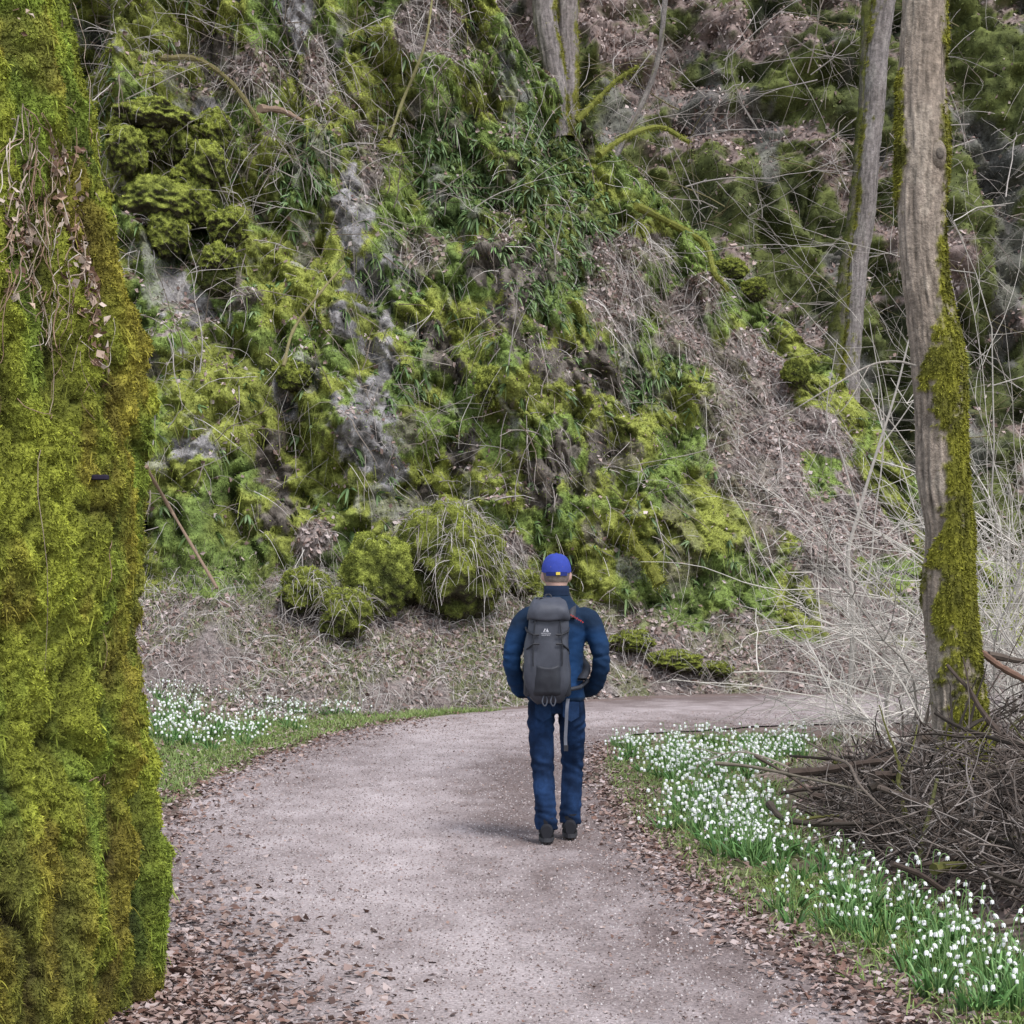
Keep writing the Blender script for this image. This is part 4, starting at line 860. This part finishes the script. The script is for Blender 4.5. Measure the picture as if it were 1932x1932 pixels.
shoe(O+np.array([-.062, -.045, .018]), 0, 0); shoe(O+np.array([.088, .175, .018]), .0, -.02)
a = Acc(); n = 40; V = []; CB = (.028, .046, .25)
cc_ = np.array([.274, 12.04, 1.672])
for k in range(13):
    f = k/12.*PI/2
    for q in range(n):
        th = q*2*PI/n; rr = math.cos(f)**.75 if k < 12 else 0.0
        seam = 1-.012*abs(math.cos(3*th))**12
        x = .093*rr*math.cos(th)*seam; y = .112*rr*math.sin(th)*seam; z = .108*math.sin(f)*1.02
        z += (y*.13)*(1-k/12.)
        V.append(cc_+np.array([x, y, z]))
F = [[k*n+q, k*n+(q+1) % n, (k+1)*n+(q+1) % n, (k+1)*n+q] for k in range(12) for q in range(n)]
a.add(V, F, CB); cap = a.build('cap', M_cloth, per, smooth=True)
def sub(acc, name, mat, par, smooth=False):
    o = acc.build(name, mat, None, smooth=smooth); rel(o); o.parent = par; return o
a = Acc(); V = []
for r_ in (0, 1):
    for zt in (0, .006):
        for q in range(17):
            th = PI*(q/16.); rx = .090+.002*r_; ry = .108+.075*r_*math.sin(th)
            V.append(cc_+np.array([rx*math.cos(th), ry*math.sin(th), .016-.03*r_*math.sin(th)+zt]))
F = [[q, q+1, 34+q+1, 34+q] for q in range(16)]+[[17+q, 51+q, 51+q+1, 17+q+1] for q in range(16)]+[[34+q, 34+q+1, 51+q+1, 51+q] for q in range(16)]
a.add(V, F, CB); sub(a, 'brim', M_cloth, cap, True)
a = Acc(); V = []
for zt in (-.014, .010):
    for q in range(15):
        th = -PI/2+(q/14.-.5)*1.5; V.append(cc_+np.array([.0955*math.cos(th), .1145*math.sin(th), zt-.014]))
a.add(V, [[q, q+1, 15+q+1, 15+q] for q in range(14)], (.016, .026, .13)); sub(a, 'strap', M_cloth, cap)
a = Acc(); a.box(cc_+np.array([.008, -.118, -.014]), (.013, .003, .009), (.62, .48, .08)); sub(a, 'strap_tag', M_cloth, cap)
a = Acc(); a.ell(cc_+np.array([0, 0, .109]), (.009, .009, .005), CB); sub(a, 'top_button', M_cloth, cap, True)
# ---------------------------------------------------------------- backpack
bo = np.array([.274, 12.0, .86]); bp = thing('backpack', bo, 'dark grey hiking backpack worn on the back of the walking person', 'backpack')
PC = np.array([.043, .046, .059]); xb = .274-.06; DS = .8
def rr_(z, l, r, d): c_ = ((l+r)/2-1050)*.00326; w = (r-l)/2*.00326; d = d*DS; return (.274+c_, 12-.13-d/2., z, w, d/2.)
a = Acc()
a.loft([rr_(.872, 1014, 1056, .07), rr_(.885, 1004, 1064, .12), rr_(.93, 995, 1070, .17), rr_(1.0, 989, 1074, .19), rr_(1.05, 988, 1074, .195), rr_(1.1, 988, 1073, .2), rr_(1.15, 989, 1072, .2), rr_(1.2, 990, 1072, .2), rr_(1.25, 991, 1071, .196), rr_(1.3, 993, 1070, .19), rr_(1.35, 995, 1070, .185), rr_(1.4, 997, 1069, .18), rr_(1.44, 1000, 1067, .16), rr_(1.48, 1006, 1062, .12)], PC, 56, 4.0)
def crease(o, amp, ax=(9, 9, 14), seed=0):
    for v in o.data.vertices:
        w = Vector((v.co[0]*ax[0]+seed, v.co[1]*ax[1], v.co[2]*ax[2])); v.co += Vector(v.normal)*amp*noise.fractal(w, .7, 2, 3)
mainp = a.build('main_compartment', M_pack, bp, smooth=True); crease(mainp, .013); m_ = mainp.modifiers.new('s', 'SUBSURF'); m_.levels = 1; m_.render_levels = 1
a = Acc()
a.loft([rr_(1.375, 997, 1070, .2), rr_(1.378, 994, 1072, .212), rr_(1.40, 993, 1072, .22), rr_(1.43, 994, 1071, .22), rr_(1.46, 997, 1069, .205), rr_(1.49, 1001, 1066, .17), rr_(1.51, 1008, 1060, .10)], PC*1.1, 56, 3.4)
lid = a.build('lid', M_pack, bp, smooth=True); crease(lid, .013, (10, 10, 18), 4); m_ = lid.modifiers.new('s', 'SUBSURF'); m_.levels = 1; m_.render_levels = 1
def backy(z): return 12-.13-DS*np.interp(z, [.88, .93, 1.0, 1.1, 1.2, 1.3, 1.4, 1.47], [.12, .17, .19, .2, .2, .19, .18, .16])
a = Acc(); V = []; nz, nx = 18, 18
for i in range(nz):
    z = .915+(.21)*i/(nz-1)
    for j in range(nx):
        u_ = j/(nx-1)*2-1; w_ = .098-.014*(i/(nz-1)); e_ = (1-abs(u_)**4)*min(1, i/2., (nz-1-i)/1.)
        V.append((xb+.002+u_*w_, backy(z)+.014*abs(u_)**3-.014*e_-.005+.012*(1-e_)+.005*noise.noise(Vector((u_*3, z*16, 1))), z-.03*(1-u_*u_)*(i/(nz-1))**3))
a.add(V, grid_faces(nz, nx), PC*.5); a.build('front_pocket', M_pack, bp, smooth=True)
for s in (-1, 1):
    a = Acc(); cx = xb+s*.116
    a.loft([(cx, 11.81, .915, .016, .045), (cx+s*.006, 11.81, .93, .022, .058), (cx+s*.004, 11.81, 1.02, .022, .06), (cx, 11.81, 1.1, .018, .058), (cx-s*.002, 11.81, 1.105, .014, .052)], PC*.5, 20, 2.6); a.build('side_pocket', M_pack, bp, smooth=True)
    for (z1, z2) in ((1.17, 1.235), (1.33, 1.29)):
        a = Acc(); a.tube([(xb+s*.130, 11.83, z1), (xb+s*.124, backy(z2)+.02, z1*.5+z2*.5), (xb+s*.085, backy(z2)-.012, z2), (xb+s*.05, backy(z2)-.013, z2)], .0065, 6, PC*.3); a.build('side_strap', M_pack, bp)
    a = Acc(); a.tube(crv([(xb+s*.075, backy(1.37)-.014, 1.37), (xb+s*.085, backy(1.25)-.013, 1.25), (xb+s*.088, backy(1.14)-.012, 1.14), (xb+s*.085, backy(1.1)-.012, 1.1)], 24), .0045, 6, PC*.35); a.build('seam_piping', M_pack, bp)
    a = Acc(); w = crv([(.274+s*.085, 11.885, 1.38), (.274+s*.092, 11.93, 1.435), (.274+s*.095, 12.01, 1.455), (.274+s*.10, 12.10, 1.40), (.274+s*.115, 12.135, 1.30), (.274+s*.15, 12.13, 1.15), (.274+s*.185, 12.02, 1.08), (.274+s*.15, 11.88, 1.02)], 40)
    wd = .026; t_ = nrmz(np.gradient(w, axis=0)); sd = np.tile(np.array([1., 0, 0]), (40, 1))
    nr_ = nrmz(np.cross(sd, t_)); cen = np.array([.274, 12.0, 1.2]); nr_ *= np.sign(((w-cen)*nr_).sum(-1))[:, None]
    V = np.stack([w-sd*wd+nr_*.0, w-sd*wd+nr_*.016, w+sd*wd+nr_*.016, w+sd*wd], 1).reshape(-1, 3)
    a.add(V, grid_faces(40, 4, True), PC*.5); a.build('shoulder_strap', M_pack, bp, smooth=True)
a = Acc(); a.tube([(.274+.19, 11.99, 1.0), (.274+.14, 11.88, .965), (.274+.06, 11.84, .95)], .013, 8, PC*.5); a.tube([(.274-.19, 11.99, 1.0), (.274-.16, 11.88, .965), (.274-.12, 11.84, .95)], .013, 8, PC*.5); a.build('hip_belt', M_pack, bp, smooth=True)
a = Acc(); w = crv([(.274+.065, 11.80, .90), (.274+.058, 11.79, .84), (.274+.055, 11.80, .76), (.274+.05, 11.81, .66), (.274+.053, 11.81, .585)], 24)
V = np.stack([w-np.array([.010, 0, 0]), w+np.array([.010, 0, 0])], 1).reshape(-1, 3); V2 = np.stack([w-np.array([.010, -.003, 0]), w+np.array([.010, .003, 0])], 1).reshape(-1, 3)
a.add(V, grid_faces(24, 2), (.12, .125, .15)); a.add(V2, grid_faces(24, 2), (.08, .08, .1)); a.build('hanging_strap', M_pack, bp)
a = Acc(); a.box((.274+.053, 11.81, .60), (.013, .006, .018), (.03, .03, .035)); a.build('strap_buckle', M_dark, bp)
for dx in (-.02, .03):
    a = Acc(); a.tube(crv([(xb+dx, 11.745, .93), (xb+dx-.012, 11.73, .885), (xb+dx+.005, 11.735, .86), (xb+dx+.018, 11.74, .89), (xb+dx+.01, 11.75, .92)], 18), .0045, 6, PC*1.3); a.build('gear_loop', M_pack, bp)
a = Acc(); a.tube(crv([(xb-.02, 11.82, 1.48), (xb-.01, 11.83, 1.525), (xb+.02, 11.83, 1.525), (xb+.03, 11.82, 1.48)], 12), .006, 6, PC*.5); a.build('haul_loop', M_pack, bp)
a = Acc(); zl = 1.306; yl = float(backy(1.30))-.014; xl = xb-.010; LC = (.46, .46, .49); es = .78
for V in ([(-.022, 0), (-.008, .03), (-.002, .018), (-.009, .012), (-.012, 0)], [(-.004, 0), (.006, .018), (.0085, .03), (.022, 0), (.010, 0), (.006, .010), (.002, .0)]):
    Q = np.array([(xl+x*es, yl, zl+z*es) for x, z in V]); cen = Q.mean(0); a.add(np.vstack([Q, cen]), [[q, (q+1) % len(Q), len(Q)] for q in range(len(Q))], LC)
a.build('emblem', M_pack, bp)
def text(body, size, loc, name):
    cu = bpy.data.curves.new(name, 'FONT'); cu.body = body; cu.size = size; cu.align_x = 'CENTER'; cu.extrude = .0004
    o = bpy.data.objects.new(name, cu); col.objects.link(o); dg = bpy.context.evaluated_depsgraph_get(); me = bpy.data.meshes.new_from_object(o.evaluated_get(dg)); bpy.data.objects.remove(o)
    o = bpy.data.objects.new(name, me); col.objects.link(o); me.materials.clear(); me.materials.append(M_pack)
    ca_ = me.color_attributes.new('Col', 'FLOAT_COLOR', 'POINT')
    for d_ in ca_.data: d_.color = (*LC, 1)
    o.parent = bp; o.location = Vector(loc)-Vector(bo); o.rotation_euler = (PI/2, 0, 0)
text('MOUNTAIN', .011, (xl, yl-.001, zl-.012), 'lettering'); text('EQUIPMENT', .0095, (xl, yl-.001, zl-.022), 'lettering')
for e in empties: del e['_o']
# ---------------------------------------------------------------- camera, light
cam = bpy.data.cameras.new('camera'); co = bpy.data.objects.new('camera', cam); col.objects.link(co)
co.location = (0, 0, H); co.rotation_euler = (PI/2, 0, 0); cam.sensor_width = 36; cam.lens = 36/.525; cam.shift_y = 134/1932.; cam.clip_end = 500; cam.clip_start = .1
scene.camera = co
w = bpy.data.worlds.new('World'); scene.world = w; w.use_nodes = True; nt = w.node_tree
sky = nt.nodes.new('ShaderNodeTexSky'); sky.sky_type = 'NISHITA'; sky.sun_disc = False
EL = math.radians(57); AZ = math.radians(150)
sky.sun_elevation = EL; sky.sun_rotation = AZ
hs = nt.nodes.new('ShaderNodeHueSaturation'); hs.inputs['Saturation'].default_value = .48
nt.links.new(sky.outputs['Color'], hs.inputs['Color']); nt.links.new(hs.outputs['Color'], nt.nodes['Background'].inputs['Color'])
nt.nodes['Background'].inputs['Strength'].default_value = .33
L = bpy.data.lights.new('sun', 'SUN'); L.energy = 3.1; L.angle = math.radians(18); L.color = (1, .97, .95)
lo = bpy.data.objects.new('sun', L); col.objects.link(lo)
d = Vector((math.sin(AZ)*math.cos(EL), math.cos(AZ)*math.cos(EL), math.sin(EL)))
lo.rotation_euler = d.to_track_quat('Z', 'Y').to_euler(); lo.location = d*30
scene.view_settings.view_transform = 'Standard'; scene.view_settings.look = 'None'; scene.view_settings.exposure = 0
